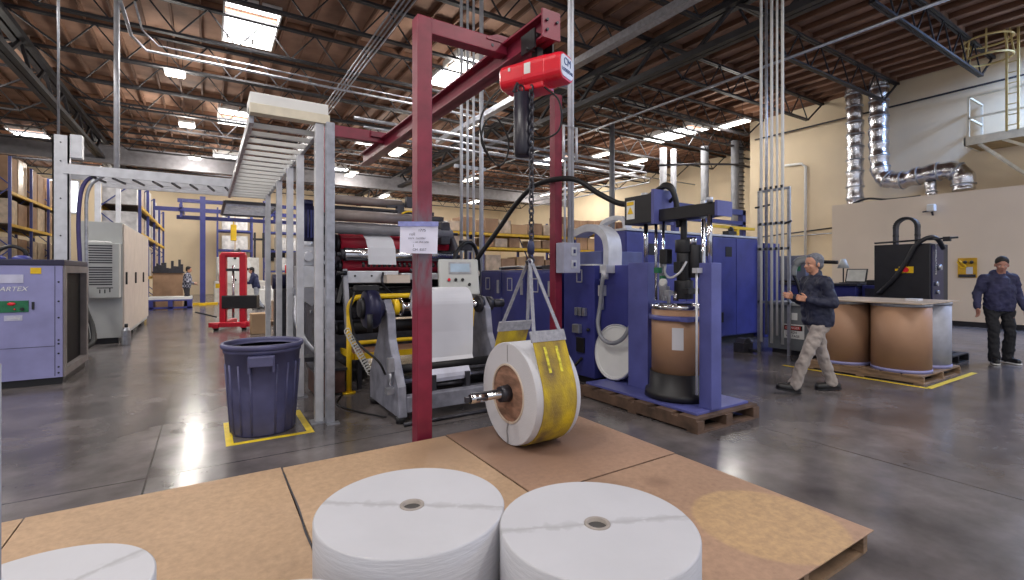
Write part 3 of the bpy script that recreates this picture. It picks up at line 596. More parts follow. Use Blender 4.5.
obj('chain_container', MB().lathe([(.02, 2.47), (.06, 2.475), (.074, 2.5), (.078, 2.56), (.078, 3.0), (.068, 3.0)], (2.24, 3.36, 0), 24), mat('black_canvas', (34, 32, 46), .4, 0, .15, 6), t, label='black cylindrical chain container')
obj('container_bail', MB().bar((2.15, 3.36, 3.0), (2.18, 3.35, 3.08), .02).bar((2.28, 3.36, 3.0), (2.24, 3.34, 3.08), .02).tube([(2.20+.03*math.cos(a*PI/6), 3.33, 3.03+.03*math.sin(a*PI/6)) for a in range(12)], .008, 6, True), steel_d, t)
ch = MB(); z = 3.02; i = 0
while z > 1.74:
    w = .02; L_ = .034
    ax_ = V((1, 0, 0)) if i % 2 else V((0, 1, 0))
    ch.tube([V((HX+.015, HY, z))+ax_*w*math.cos(a)+V((0, 0, 1))*L_*(math.sin(a)) for a in [k*PI/5 for k in range(10)]], .0082, 5, True)
    z -= .048; i += 1
obj('load_chain', ch, steel_d, t)
ch = MB(); z = 2.98; i = 0
obj('hook_block', MB().lathe([(.015, 1.65), (.028, 1.66), (.032, 1.71), (.024, 1.76), (.015, 1.77)], (HX+.01, HY, 0), 16), mat('hook_blue_black', (44, 50, 82), .4, .3), t, label='blue-black hook block')
obj('hook', MB().tube(bez([(HX, HY, 1.67), (HX, HY, 1.64), (HX+.035, HY, 1.61), (HX+.02, HY, 1.575), (HX-.02, HY, 1.575), (HX-.035, HY, 1.6)], 5), .012, 8), steel_d, t)
obj('shackle', MB().tube([(HX, HY+.035*math.cos(a), 1.585+.028*math.sin(a)) for a in [k*PI/6 for k in range(12)]], .009, 6, True).cyl((HX, HY-.04, 1.57), (HX, HY+.04, 1.57), .01, n=8), galv, t)
obj('trolley', MB().box((bx-.1, 3.24, 3.36), (bx-.085, 3.44, 3.52)).box((bx+.085, 3.24, 3.36), (bx+.1, 3.44, 3.52)).cyl((bx-.085, 3.28, 3.47), (bx-.02, 3.28, 3.47), .035, n=14).cyl((bx-.085, 3.4, 3.47), (bx-.02, 3.4, 3.47), .035, n=14).cyl((bx+.02, 3.28, 3.47), (bx+.085, 3.28, 3.47), .035, n=14).cyl((bx+.02, 3.4, 3.47), (bx+.085, 3.4, 3.47), .035, n=14).cyl((bx-.12, 3.34, 3.38), (bx+.12, 3.34, 3.38), .016, n=8).box((bx-.03, 3.3, 3.24), (bx+.03, 3.38, 3.4)), black, t)
obj('pendant_cable', MB().tube(bez([(2.33, 3.2, 3.04), (2.42, 3.1, 2.9), (2.45, 3.12, 2.7), (2.38, 3.2, 2.62), (2.25, 3.35, 2.62)], 8), .008, 6), blackr, t)
obj('cable_coil', MB().tube(bez([(2.05, 3.42, 3.02), (1.95, 3.44, 2.9), (1.88, 3.45, 2.72), (1.93, 3.45, 2.52), (2.04, 3.45, 2.4), (2.12, 3.44, 2.45), (2.14, 3.43, 2.62), (2.03, 3.43, 2.78), (1.93, 3.44, 2.74), (1.9, 3.46, 2.58), (1.98, 3.46, 2.44)], 8), .008, 6), blackr, t)
# sheet of paper taped on the near post
t = thing('taped_note', 'handwritten white note taped across the near maroon post', 'note', (1.5, 3.78, 1.6))
nu = V((.87, -.49, 0)); 
NC = V((1.485, 3.785, 1.79)); NM = Matrix(((.87, .49, 0, NC.x), (-.49, .87, 0, NC.y), (0, 0, 1, NC.z), (0, 0, 0, 1)))
nb = MB(NM); W_, H_ = .155, .125
vs = []; fs = []
for i in range(9):
    for j in range(7):
        a = lerp(-W_, W_, i/8); c = lerp(-H_, H_, j/6); vs.append((a+.006*(j/6), -.012-.006*math.cos(a*11)+.004*math.sin(i*1.3+j), c-.006*i/8+(.004 if i < 2 else 0)))
for i in range(8):
    for j in range(6): fs.append((i*7+j, i*7+7+j, i*7+8+j, i*7+j+1))
nb.add(vs, fs, True); nb.add([(p[0], p[1]+.001, p[2]) for p in vs], [f[::-1] for f in fs], True)
obj('paper', nb, mat('note_paper', (224, 224, 244), .6, 0, .03, 8), t)
obj('masking_tape', MB(NM).box((-.165, -.026, .095), (.165, -.024, .135)), mat('blue_tape', (140, 146, 206), .5, 0, .15, 20), t, label='strip of blue masking tape')
inkm = mat('pen_ink', (70, 72, 96), .6)
for k, (s, sz, dx) in enumerate((('1775', .032, .03), ('roll', .034, -.05), ('core  number', .026, -.01), ('-- on this side', .024, .02), ('1', .03, -.04), ('CM  8257', .028, .01))):
    text('handwriting', s, sz, NM @ V((dx, -.024, .062-k*.032)), nu, (0.02, 0, 1), inkm, t, depth=.0004)
# ================================================================ TRASH CAN AND TAPE
bc = (.46, 5.2)
bino = mat('grey_blue_plastic', (86, 86, 122), .5, 0, .16, 5, .1, 30)
t = thing('trash_can', 'round grey-blue plastic trash can standing on yellow floor tape', 'trash can', (bc[0], bc[1], 0))
obj('barrel', MB().lathe([(.0, .0), (.265, .0), (.275, .02), (.30, .4), (.325, .76), (.335, .76), (.338, .80), (.318, .80), (.29, .4), (.262, .03), (.0, .03)], (bc[0], bc[1], 0), 64), bino, t)
obj('rim', MB().lathe([(.335, .795), (.352, .80), (.36, .825), (.352, .845), (.332, .845), (.326, .82), (.335, .795)], (bc[0], bc[1], 0), 64), bino, t)
for k in range(18):
    a = 2*PI*k/18+.1; rd = V((math.cos(a), math.sin(a), 0)); c = V((bc[0], bc[1], 0))
    if k in (4, 13): continue
    obj('rib', MB().tube([c+rd*.272+V((0, 0, .02)), c+rd*.302+V((0, 0, .42)), c+rd*.318+V((0, 0, .66))], .011, 8), bino, t)
for a in (-1.7, 1.44):
    M_ = Matrix.Translation((bc[0], bc[1], 0)) @ Matrix.Rotation(a, 4, 'Z')
    obj('handle', MB(M_).box((.31, -.1, .73), (.40, .1, .755)).box((.31, -.11, .6), (.385, -.085, .755)).box((.31, .085, .6), (.385, .11, .755)).box((.36, -.1, .66), (.4, .1, .75)), bino, t, bev=.01)
def tapes(label, segs, w=.06):
    b = MB()
    for (x0, y0, x1, y1) in segs:
        if abs(x1-x0) > abs(y1-y0): b.box((min(x0, x1), y0-w/2, 0), (max(x0, x1), y0+w/2, .0015))
        else: b.box((x0-w/2, min(y0, y1), 0), (x0+w/2, max(y0, y1), .0015))
    return obj('floor_tape', b, tape, label=label, cat='floor tape')
tapes('yellow tape square on the floor around the trash can', [(.14, 4.86, .86, 4.86), (.17, 4.89, .17, 5.6), (.83, 4.89, .83, 5.7)])
# ================================================================ LADDER TRAY STRUCTURE
t = thing('ladder_tray_rack', 'overhead galvanised ladder tray on tall square posts, left of the press', 'cable tray', (1.05, 5.2, 0))
obj('front_header', MB().box((.34, 5.08, 3.0), (1.05, 5.2, 3.09)), cream, t, bev=.004)
obj('front_cover', MB().box((.34, 5.1, 3.09), (1.04, 5.5, 3.2)), white, t, bev=.01)
for x in (.36, .97): obj('side_rail', MB().box((x-.02, 5.2, 2.93), (x+.02, 10.6, 3.03)), galv, t)
for k in range(17): obj('rung', MB().bar((.36, 5.35+k*.31, 2.95), (.97, 5.35+k*.31, 2.95), .045), white, t)
for (x, y, z) in ((.955, 5.14, 3.0), (.955, 6.3, 2.93), (.955, 7.15, 2.93), (.955, 8.3, 2.93), (.955, 9.9, 2.93)):
    obj('post', MB().box((x-.04, y-.04, .012), (x+.04, y+.04, z)), alu, t, bev=.005)
    obj('foot_plate', MB().box((x-.08, y-.08, 0), (x+.08, y+.08, .012)), galv, t)
obj('post', MB().box((1.0, 5.0, .012), (1.08, 5.08, 3.0)), galv, t, bev=.005); obj('foot_plate', MB().box((1.0, 4.96, 0), (1.12, 5.04, .012)), galv, t)
ty = 10.4; 
t = thing('cross_cable_tray', 'long galvanised cable tray crossing left to right above the grey cabinets', 'cable tray', (-1.9, ty, 3.1))
for yy in (ty, ty+.55): obj('side_rail', MB().box((-1.95, yy-.02, 3.1), (1.0, yy+.02, 3.26)), alu, t)
for k in range(10): obj('rung', MB().bar((-1.6+k*.27, ty, 3.09), (-1.5+k*.27, ty+.55, 3.09), .03), steel_d, t)
obj('second_cable_tray', MB().box((-1.9, 12.2, 3.25), (1.2, 12.24, 3.4)).box((-1.8, 12.7, 3.25), (1.2, 12.74, 3.4)), alu, label='second pale tray rail behind the long cross tray', cat='cable tray')
t = thing('lower_tray_section', 'short dark-framed ladder tray section hanging at the far end of the ladder tray', 'cable tray', (.7, 12, 2.8))
obj('frame', MB().bar((.3, 11.0, 2.9), (1.25, 11.0, 2.9), .06).bar((.3, 13.4, 2.9), (1.25, 13.4, 2.9), .06).bar((.3, 11, 2.9), (.3, 13.4, 2.9), .05).bar((1.25, 11, 2.9), (1.25, 13.4, 2.9), .05), steel_d, t)
for k in range(7): obj('rung', MB().bar((.3, 11.3+k*.3, 2.9), (1.25, 11.3+k*.3, 2.9), .03), galv, t)
obj('post', MB().box((1.22, 13.3, 0), (1.3, 13.38, 2.9)), alu, t); obj('post', MB().box((1.22, 11.1, 0), (1.3, 11.18, 2.9)), alu, t)
t = thing('galvanised_channel_post', 'tall galvanised channel post rising behind the lavender chiller', 'post', (-1.95, ty+.1, 0))
obj('channel', MB().box((-2.08, ty-.0, 0), (-1.88, ty+.02, 3.72)).box((-2.08, ty, 0), (-2.06, ty+.14, 3.72)).box((-1.9, ty, 0), (-1.88, ty+.14, 3.72)), alu, t)
obj('rivet', MB().cyl((-1.98, ty-.01, 3.6), (-1.98, ty, 3.6), .012, n=6).cyl((-1.98, ty-.01, 3.3), (-1.98, ty, 3.3), .012, n=6).cyl((-1.98, ty-.01, 2.7), (-1.98, ty, 2.7), .012, n=6).cyl((-1.98, ty-.01, 2.1), (-1.98, ty, 2.1), .012, n=6), steel_d, t)
obj('junction_box', MB().box((-1.87, ty+.0, 3.2+.17), (-1.72, ty+.15, 3.2+.55)), alu, t, bev=.006)
obj('hanging_cable', MB().tube(bez([(-1.5, ty+.1, 3.2), (-1.72, ty+.1, 2.95), (-1.78, ty+.1, 2.4), (-1.76, ty+.1, 1.6)], 8), .03, 8), mat('violet_cable', (70, 62, 120), .5), label='bundle of dark violet cables dropping beside the channel post', cat='cable')
obj('hanging_cable', MB().tube(bez([(-1.4, ty+.15, 3.2), (-1.66, ty+.15, 2.9), (-1.69, ty+.15, 2.2), (-1.68, ty+.15, 1.0)], 8), .025, 8), galv, label='pale conduit dropping beside the channel post', cat='cable')
for (x, y, l) in ((-2.4, 16.4, 'white post standing behind the grey cabinets, left one'), (-2.3, 19.0, 'pale post beyond the grey cabinets, right one')):
    obj('tray_post', MB().box((x-.06, y-.06, 0), (x+.06, y+.06, 4.1)), alu, label=l, cat='post', bev=.005)
# ================================================================ CHILLER AT LEFT EDGE
t = thing('chiller_unit', 'lavender chiller cabinet with green control panel at the left edge', 'chiller', (-2.5, 9.5, 0))
X1, Y0 = -1.62, 8.72
obj('base', MB().box((-4.2, Y0+.05, 0), (X1-.03, 10.2, .1)), black, t)
obj('front_panel', MB().box((-4.2, Y0, .1), (X1-.02, Y0+.02, 1.6)), lav, t, bev=.003)
obj('body', MB().box((-4.2, Y0+.02, .1), (X1-.12, 10.25, 1.6)), lav, t)
obj('side_frame', MB().box((X1-.12, Y0+.02, .1), (X1, Y0+.14, 1.6)).box((X1-.12, 10.13, .1), (X1, 10.25, 1.6)).box((X1-.12, Y0+.14, .1), (X1, 10.13, .2)).box((X1-.12, Y0+.14, 1.5), (X1, 10.13, 1.6)), mat('taupe_metal', (136, 128, 128), .5), t)
cm_ = MB()
for k in range(40): cm_.box((X1-.1, Y0+.15+k*.0325, .2), (X1-.075, Y0+.163+k*.0325, 1.5))
obj('condenser_fins', cm_, black, t, label='dark condenser grille')
obj('top', MB().box((-4.2, Y0-.01, 1.6), (X1, 10.2, 1.68)), mat('dark_navy_top', (38, 36, 66), .5), t, bev=.01)
obj('seam', MB().box((X1-.1, Y0-.003, .12), (X1-.094, Y0, 1.59)).box((-4.2, Y0-.003, .52), (X1-.1, Y0, .525)), steel_d, t)
sc_ = MB()
for z in (.16, .24, .42, .55, .6, .9, 1.12, 1.38): sc_.cyl((X1-.06, Y0-.006, z), (X1-.06, Y0, z), .012, n=8)
obj('screw', sc_, black, t)
obj('control_panel', MB().box((-2.5, Y0-.012, .99), (-1.97, Y0, 1.14)), green, t, label='green control panel', bev=.003)
obj('latch', MB().box((-1.94, Y0-.015, 1.02), (-1.915, Y0, 1.12)), black, t)
obj('rating_plate', MB().box((-2.42, Y0-.006, 1.37), (-2.02, Y0, 1.48)).box((-2.2, Y0-.004, .88), (-2.03, Y0, .95)), mat('silver_violet_plate', (196, 196, 220), .5), t)
obj('warning_sticker', MB().box((-1.955, Y0-.006, 1.49), (-1.85, Y0, 1.57)), yel, t, label='yellow warning sticker')
obj('indicator', MB().ball((-2.13, Y0-.015, 1.1), (.04, .01, .02)).ball((-2.1, Y0-.015, 1.03), .01), redh, t)
obj('knob', MB().cyl((-2.03, Y0-.03, 1.03), (-2.03, Y0-.012, 1.03), .02), black, t)
text('lettering', 'CHARTEX', .085, (-2.17, Y0-.003, 1.29), (1, 0, 0), (.25, 0, 1), white, t)
text('lettering', 'cooling', .04, (-2.11, Y0-.005, .915), (1, 0, 0), (0, 0, 1), white, t)
for x in (-2.35, -2.1): obj('cap', MB().ball((x, 9.0, 1.69), (.1, .1, .05)), blue, t, label='blue cap on top')
obj('lifting_handle', MB().tube(bez([(-2.4, 9.3, 1.67), (-2.4, 9.3, 1.8), (-2.27, 9.3, 1.87), (-2.14, 9.3, 1.8), (-2.14, 9.3, 1.67)], 6), .025, 8), black, t)
# grey control cabinets
t = thing('control_cabinet', 'light grey electrical cabinet row with air conditioner on its end', 'electrical cabinet', (-1.85, 15.5, 0))
CX0, CX1, CY0, CY1, CZ = -2.25, -1.5, 13.2, 18.3, 2.58
obj('plinth', MB().box((CX0+.02, CY0+.04, 0), (CX1-.1, CY0+1.6, .12)).box((CX0+.02, CY0+2.4, 0), (CX1-.1, CY0+3.4, .12)).box((CX0, CY1-.8, 0), (CX1-.1, CY1, .12)), black, t)
obj('end_panel', MB().box((CX0, CY0, .12), (CX1-.03, CY0+.04, CZ)), greyl, t, bev=.006)
obj('shell', MB().box((CX0, CY0+.04, .12), (CX1-.03, CY1, CZ)), greyl, t)
for k in range(3):
    a, b_ = lerp(CY0+.02, CY1, k/3), lerp(CY0+.02, CY1, (k+1)/3)
    d = obj('door', MB().box((CX1-.03, a+.008, .2), (CX1, b_-.008, CZ-.03)), greyc, t, bev=.006)
    obj('door_handle', MB().box((CX1, b_-.18, 1.28), (CX1+.03, b_-.12, 1.55)) if k == 9 else MB().box((CX1, a+.14 if k else a+.2, 1.25), (CX1+.03, a+.22 if k else a+.28, 1.52)), black, d)
ac = obj('air_conditioner', MB().box((CX0+.08, CY0-.28, .98), (CX1-.05, CY0, 2.12)), greyl, t, bev=.012)
lv = MB()
for k in range(8): lv.box((CX0+.16, CY0-.286, 2.05-k*.05), (CX1-.16, CY0-.28, 2.075-k*.05))
for k in range(8): lv.box((CX0+.16, CY0-.286, 1.6-k*.05), (CX1-.16, CY0-.28, 1.625-k*.05))
obj('louvre', lv, steel_d, ac)
obj('vent_slot', MB().box((CX0+.38, CY0-.285, 1.08), (CX0+.4, CY0-.28, 1.16)).box((CX0+.46, CY0-.285, 1.08), (CX0+.48, CY0-.28, 1.16)).box((CX0+.54, CY0-.285, 1.1), (CX0+.56, CY0-.28, 1.18)).box((CX0+.34, CY0-.285, 1.18), (CX0+.6, CY0-.28, 1.2)), steel_d, ac)
obj('crumpled_plastic', MB().ball((-1.95, CY0-.14, 2.14), (.2, .1, .035), 9, 5).ball((-1.78, CY0-.12, 2.14), (.1, .08, .03), 7, 4), white, label='crumpled white plastic lying on the cabinet air conditioner', cat='plastic sheet')
for k in range(2): obj('floor_hose', MB().tube(bez([(-2.2+k*.08, 12.7, 1.35), (-2.1+k*.09, 12.5, .8), (-1.98+k*.1, 12.3, .45), (-1.95+k*.1, 12.0, .15), (-2.15, 11.6, .05), (-2.4, 11.4, .05)], 8), .045, 8), blackr, label=('inner' if k == 0 else 'outer')+' black hose looping down in front of the grey cabinet', cat='hose')
t = thing('metal_canister', 'small silver canister on the floor at the cabinet corner', 'canister', (-1.42, 12.8, 0))
obj('body', MB().lathe([(0, 0), (.075, 0), (.08, .02), (.08, .3), (.05, .36), (0, .37)], (-1.42, 12.8, 0), 20, 'z', False), galv, t); obj('cap', MB().cyl((-1.42, 12.8, .36), (-1.42, 12.8, .44), .03), black, t)
# ================================================================ UNWIND STAND
t = thing('unwind_stand', 'grey reel unwind stand with blue-black brake drum behind the maroon post', 'unwind stand', (2.2, 5.1, 0))
gp = mat('worn_grey_casting', (132, 133, 146), .5, .15, .22, 8, .15, 25)
YS = 5.1
def plate(x0, x1): return MB().prism([(4.6, .06), (5.6, .06), (5.62, .35), (5.28, .85), (5.24, 1.08), (5.1, 1.22), (4.97, 1.08), (4.92, .8), (4.64, .36)], 'x', x0, x1)
obj('side_frame', plate(1.6, 1.69), gp, t, bev=.012); obj('side_frame', plate(2.78, 2.86), gp, t, bev=.012)
obj('base_beam', MB().box((1.69, 4.62, .1), (2.78, 4.74, .26)).box((1.69, 5.44, .1), (2.78, 5.56, .24)), gp, t, bev=.01)
obj('floor_rail', MB().cyl((1.62, 4.52, .02), (2.9, 4.52, .02), .02, n=8).cyl((1.62, 5.66, .03), (2.9, 5.66, .03), .03, n=8), steel_d, t)
for (x, y) in ((1.64, 4.66), (1.64, 5.54), (2.82, 4.66), (2.82, 5.54)): obj('foot', MB().cyl((x, y, 0), (x, y, .07), .05), black, t)
obj('brake_drum', MB().lathe([(0, 1.38), (.12, 1.38), (.19, 1.4), (.21, 1.43), (.21, 1.5), (.19, 1.53), (.13, 1.55), (.08, 1.6), (0, 1.6)], (0, YS, 1.12), 36, 'x'), mat('blue_black_casting', (34, 34, 66), .4, .3, .2, 8), t)
obj('brake_cover', MB().lathe([(0, 1.33), (.09, 1.34), (.12, 1.38)], (0, YS, 1.13), 20, 'x').box((1.3, YS-.06, 1.32), (1.54, YS+.06, 1.37)), black, t)
obj('air_fitting', MB().tube(bez([(1.3, YS, 1.3), (1.24, YS-.06, 1.1), (1.3, YS-.1, .8), (1.48, YS-.2, .6), (1.56, YS-.2, .45)], 8), .012, 6).cyl((1.4, 4.9, .9), (1.4, 4.9, 1.08), .03, n=10), blackr, t)
obj('collar_ring', MB().ring(.085, .05, 1.7, 1.76, (0, YS, 1.13), 24, 'x'), yel, t, label='yellow collar on the mandrel')
obj('handwheel', MB().tube([(1.79, YS+.09*math.cos(a*PI/10), 1.13+.09*math.sin(a*PI/10)) for a in range(20)], .012, 6, True), chrome, t)
obj('mandrel', MB().cyl((1.6, YS, 1.13), (3.02, YS, 1.13), .035).cyl((1.78, YS, 1.13), (1.96, YS, 1.13), .045).cyl((2.62, YS, 1.13), (2.8, YS, 1.13), .042), chrome, t)
obj('chuck', MB().cyl((2.74, YS, 1.13), (2.8, YS, 1.13), .1).cyl((2.86, YS, 1.13), (2.93, YS, 1.13), .085).cyl((2.96, YS, 1.13), (3.1, YS, 1.13), .05), steel_d, t)
obj('idler_roller', MB().cyl((1.69, 4.85, .5), (2.78, 4.85, .5), .045), blackr, t, label='black rubber idler roller')
obj('idler_roller', MB().cyl((1.69, 4.8, .38), (2.78, 4.8, .38), .03), chrome, t, label='bright steel idler roller')
obj('idler_roller', MB().cyl((1.69, 5.0, .3), (2.78, 5.0, .3), .09), black, t, label='thick black lower roller')
obj('cylinder', MB().cyl((2.05, 4.78, .3), (2.4, 4.78, .3), .02, n=8).box((2.0, 4.72, .25), (2.05, 4.84, .42)).box((2.4, 4.72, .25), (2.45, 4.84, .42)), steel_d, t)
obj('valve', MB().box((1.54, 4.74, .5), (1.6, 4.8, .64)).cyl((1.57, 4.77, .36), (1.57, 4.77, .5), .018, n=8).box((1.52, 4.72, .28), (1.6, 4.8, .34)), galv, t)
obj('guide_frame', MB().box((2.86, 4.9, .62), (2.98, 5.2, .68)).box((2.92, 4.95, .26), (3.0, 5.1, .66)), steel_d, t)
tw = thing('paper_web', 'white paper web hanging from the mandrel, right of the maroon post', 'paper web', (2.27, YS, .5))
pts = [(2.27, YS+.206*math.sin(a), 1.13+.206*math.cos(a)) for a in [lerp(1.2, -1.45, i/16) for i in range(17)]]
pts += [(2.265, YS-.21, 1.0), (2.26, YS-.215, .85), (2.25, YS-.23, .7), (2.24, YS-.24, .58), (2.235, 4.83, .54)]
obj('web', MB().sheet(pts, (.31, 0, 0), .004), paper, tw)
obj('reel', MB().cyl((1.98, YS, 1.13), (2.56, YS, 1.13), .2, n=48), paper, tw)
obj('web_tail', MB().sheet([(2.2, 4.8, .47), (2.2, 4.755, .42), (2.2, 4.75, .38), (2.2, 4.765, .34)], (.27, 0, 0), .003), mat('bluish_paper', (206, 208, 226), .6), tw)
# guard rail
t = thing('guard_rail', 'yellow tubular guard rail between the press and the unwind stand', 'guard rail', (2.4, 6.16, 0))
gy = 6.16
obj('top_rail', MB().tube(bez([(1.5, gy, .95), (1.5, gy, 1.08), (1.56, gy, 1.18), (1.66, gy, 1.2)], 5)+[V((3.1, gy, 1.2))]+bez([(3.1, gy, 1.2), (3.2, gy, 1.18), (3.26, gy, 1.08), (3.26, gy, .95)], 5), .032, 10), yel, t)
obj('mid_rail', MB().cyl((1.5, gy, .62), (3.26, gy, .62), .026), yel, t)
for x in (1.5, 3.26):
    obj('post', MB().cyl((x, gy, .012), (x, gy, .97), .032), yel, t); obj('foot_plate', MB().cyl((x, gy, 0), (x, gy, .014), .08), yel, t)
t = thing('press_step', 'brown work step with yellow edges inside the guard rail', 'work step', (2.4, 6.5, 0))
obj('tread', MB().box((1.62, 6.3, .42), (3.15, 6.85, .455)), ply, t); obj('edge', MB().box((1.6, 6.27, .39), (3.17, 6.3, .465)).prism([(1.6, 6.3), (1.6, 6.85), (1.56, 6.9), (1.56, 6.27)], 'z', .39, .465), yel, t)
obj('leg', MB().box((1.65, 6.32, 0), (1.7, 6.37, .42)), steel_d, t); obj('leg', MB().box((3.08, 6.32, 0), (3.13, 6.37, .42)), steel_d, t); obj('leg', MB().box((1.65, 6.78, 0), (1.7, 6.83, .42)), steel_d, t); obj('leg', MB().box((3.08, 6.78, 0), (3.13, 6.83, .42)), steel_d, t)
# ================================================================ PRINTING PRESS
t = thing('printing_press', 'large printing press of stacked rollers behind the yellow guard rail', 'printing press', (2.6, 7.6, 0))
pg = mat('press_grey', (104, 104, 114), .5, .2, .25, 7)
def rol(n, y, z, r, x0, x1, m, lab=None, e=.05):
    o = obj(n, MB().cyl((x0, y, z), (x1, y, z), r, n=28), m, t, label=lab)
    obj('journal', MB().cyl((x0-e*2, y, z), (x1+e*2, y, z), max(.018, r*.35), n=12).cyl((x0-e, y, z), (x0-.002, y, z), r*.8, n=16), steel_d, o); return o
obj('side_frame', MB().prism([(6.75, .0), (8.7, .0), (8.7, 2.1), (8.1, 2.5), (7.3, 2.35), (6.9, 1.9), (6.95, 1.2), (6.75, .6)], 'x', 1.4, 1.46), pg, t, bev=.01)
obj('side_frame', MB().prism([(6.75, .0), (8.7, .0), (8.7, 2.1), (8.1, 2.5), (7.3, 2.35), (6.9, 1.9), (6.95, 1.2), (6.75, .6)], 'x', 3.32, 3.38), pg, t, bev=.01)
rub = mat('red_rubber', (172, 30, 54), .42, 0, .08, 6); rgrey = mat('grey_roller_rubber', (118, 116, 122), .5, 0, .1, 8); rbr = mat('taupe_roller', (134, 122, 118), .5, 0, .1, 8)
rol('top_roller', 7.6, 2.62, .07, 1.5, 2.68, rbr, 'taupe topmost roller')
rol('upper_roller', 7.25, 2.34, .085, 1.5, 2.72, rbr, 'taupe upper roller')
rol('upper_roller', 7.0, 2.12, .07, 1.5, 3.3, rgrey, 'long grey roller')
rol('red_roller', 7.25, 1.93, .16, 1.62, 3.3, rub, 'red rubber roller')
rol('chrome_roller', 6.92, 1.76, .095, 1.62, 3.3, chrome, 'bright plated roller')
rol('red_roller', 7.08, 1.6, .1, 1.62, 3.3, rub, 'lower red rubber roller')
rol('lower_roller', 7.0, 1.2, .1, 1.55, 3.3, blackr); rol('lower_roller', 7.2, .95, .13, 1.55, 3.3, steel_d); rol('lower_roller', 6.98, .72, .09, 1.55, 3.3, blackr)
rol('lower_roller', 7.5, 1.4, .14, 1.55, 3.3, steel_d); rol('cross_shaft', 8.3, 2.3, .06, 1.5, 3.3, rgrey); rol('cross_shaft', 8.0, 1.95, .1, 1.5, 3.3, mat('violet_grey_roller', (120, 116, 150), .5))
for k in range(17): obj('ink_key', MB().cyl((1.86+k*.075, 6.83, 1.585), (1.86+k*.075, 6.83, 1.655), .02, n=8).cyl((1.86+k*.075, 6.78, 1.61), (1.86+k*.075, 6.83, 1.61), .014, n=6), black, t)
obj('ink_tray', MB().box((1.62, 6.74, 1.36), (2.34, 6.95, 1.53)).box((2.4, 6.8, 1.4), (3.25, 6.95, 1.5)), alu, t, bev=.012)
obj('tray_bolt', MB().cyl((1.72, 6.73, 1.46), (1.72, 6.74, 1.46), .014, n=8).cyl((1.95, 6.73, 1.46), (1.95, 6.74, 1.46), .014, n=8).cyl((2.15, 6.73, 1.46), (2.15, 6.74, 1.46), .014, n=8), black, t)
obj('catch_pan', MB().box((2.12, 6.6, 1.36), (2.46, 6.74, 1.39)).box((2.12, 6.6, 1.39), (2.46, 6.62, 1.47)).box((2.12, 6.62, 1.39), (2.14, 6.74, 1.47)).box((2.44, 6.62, 1.39), (2.46, 6.74, 1.47)), greyc, t)
obj('pan_liner', MB().box((2.14, 6.63, 1.395), (2.44, 6.73, 1.475)), kraft, t)
obj('hose_cluster', MB().tube(bez([(2.1, 6.7, 1.5), (2.05, 6.6, 1.4), (2.1, 6.62, 1.3), (2.3, 6.75, 1.15)], 6), .018, 6).tube(bez([(2.5, 6.7, 1.55), (2.6, 6.6, 1.45), (2.58, 6.65, 1.2), (2.7, 6.8, 1.05)], 6), .022, 6).tube(bez([(2.6, 6.7, 1.6), (2.72, 6.62, 1.5), (2.66, 6.65, 1.3), (2.8, 6.8, 1.2)], 6), .022, 6), steel_d, t)
obj('cross_beam', MB().box((1.46, 6.86, .3), (3.32, 6.98, .42)).box((1.46, 7.9, 1.6), (3.32, 8.1, 1.8)).box((1.46, 7.4, .2), (3.32, 8.5, .62)), pg, t, bev=.01)
obj('angled_arm', MB().prism([(6.5, .7), (6.62, .66), (6.86, 1.5), (6.74, 1.56)], 'x', 1.56, 1.62).prism([(6.5, .7), (6.62, .66), (6.86, 1.5), (6.74, 1.56)], 'x', 3.2, 3.26), mat('worn_light_grey', (150, 150, 158), .5, .1, .2), t, bev=.008)
obj('gear_cover', MB().cyl((1.3, 7.1, 1.75), (1.4, 7.1, 1.75), .2, n=28).cyl((1.3, 7.0, 1.3), (1.4, 7.0, 1.3), .15, n=24).cyl((1.26, 7.15, 2.1), (1.4, 7.15, 2.1), .07, n=16), steel_d, t)
obj('gear_hub', MB().cyl((1.22, 7.1, 1.75), (1.3, 7.1, 1.75), .05).cyl((1.24, 7.0, 1.3), (1.3, 7.0, 1.3), .05).cyl((1.24, 6.92, 1.76), (1.5, 6.92, 1.76), .035), galv, t)
obj('register_arm', MB().bar((2.4, 7.5, 2.55), (2.85, 7.45, 2.6), .04).box((2.55, 7.4, 2.42), (2.66, 7.5, 2.56)).bar((2.2, 7.5, 2.5), (2.7, 7.45, 2.48), .025).box((2.7, 7.4, 2.55), (2.8, 7.48, 2.72)), steel_d, t)
obj('yellow_latch', MB().tube(bez([(2.55, 7.2, 2.42), (2.66, 7.2, 2.46), (2.78, 7.2, 2.44), (2.8, 7.2, 2.34)], 4), .014, 6), yel, t, label='small yellow latch')
obj('jaw', MB().box((2.72, 7.0, 2.0), (2.8, 7.1, 2.3)).box((3.1, 6.95, 1.95), (3.25, 7.1, 2.3)), steel_d, t, bev=.01)
obj('pressure_lever', MB().bar((1.6, 6.8, 1.5), (1.48, 6.7, 1.1), .05).bar((1.52, 6.75, 1.2), (1.7, 6.65, .9), .04).cyl((1.47, 6.7, 1.5), (1.6, 6.7, 1.5), .03), black, t)
obj('proof_sheet', MB().sheet([(2.11, 7.06, 2.06), (2.11, 6.9, 1.98), (2.11, 6.8, 1.86), (2.11, 6.78, 1.74), (2.115, 6.77, 1.62)], (.2, 0, 0), .003), paper, label='loose sheet of white paper draped over the press rollers', cat='paper sheet')
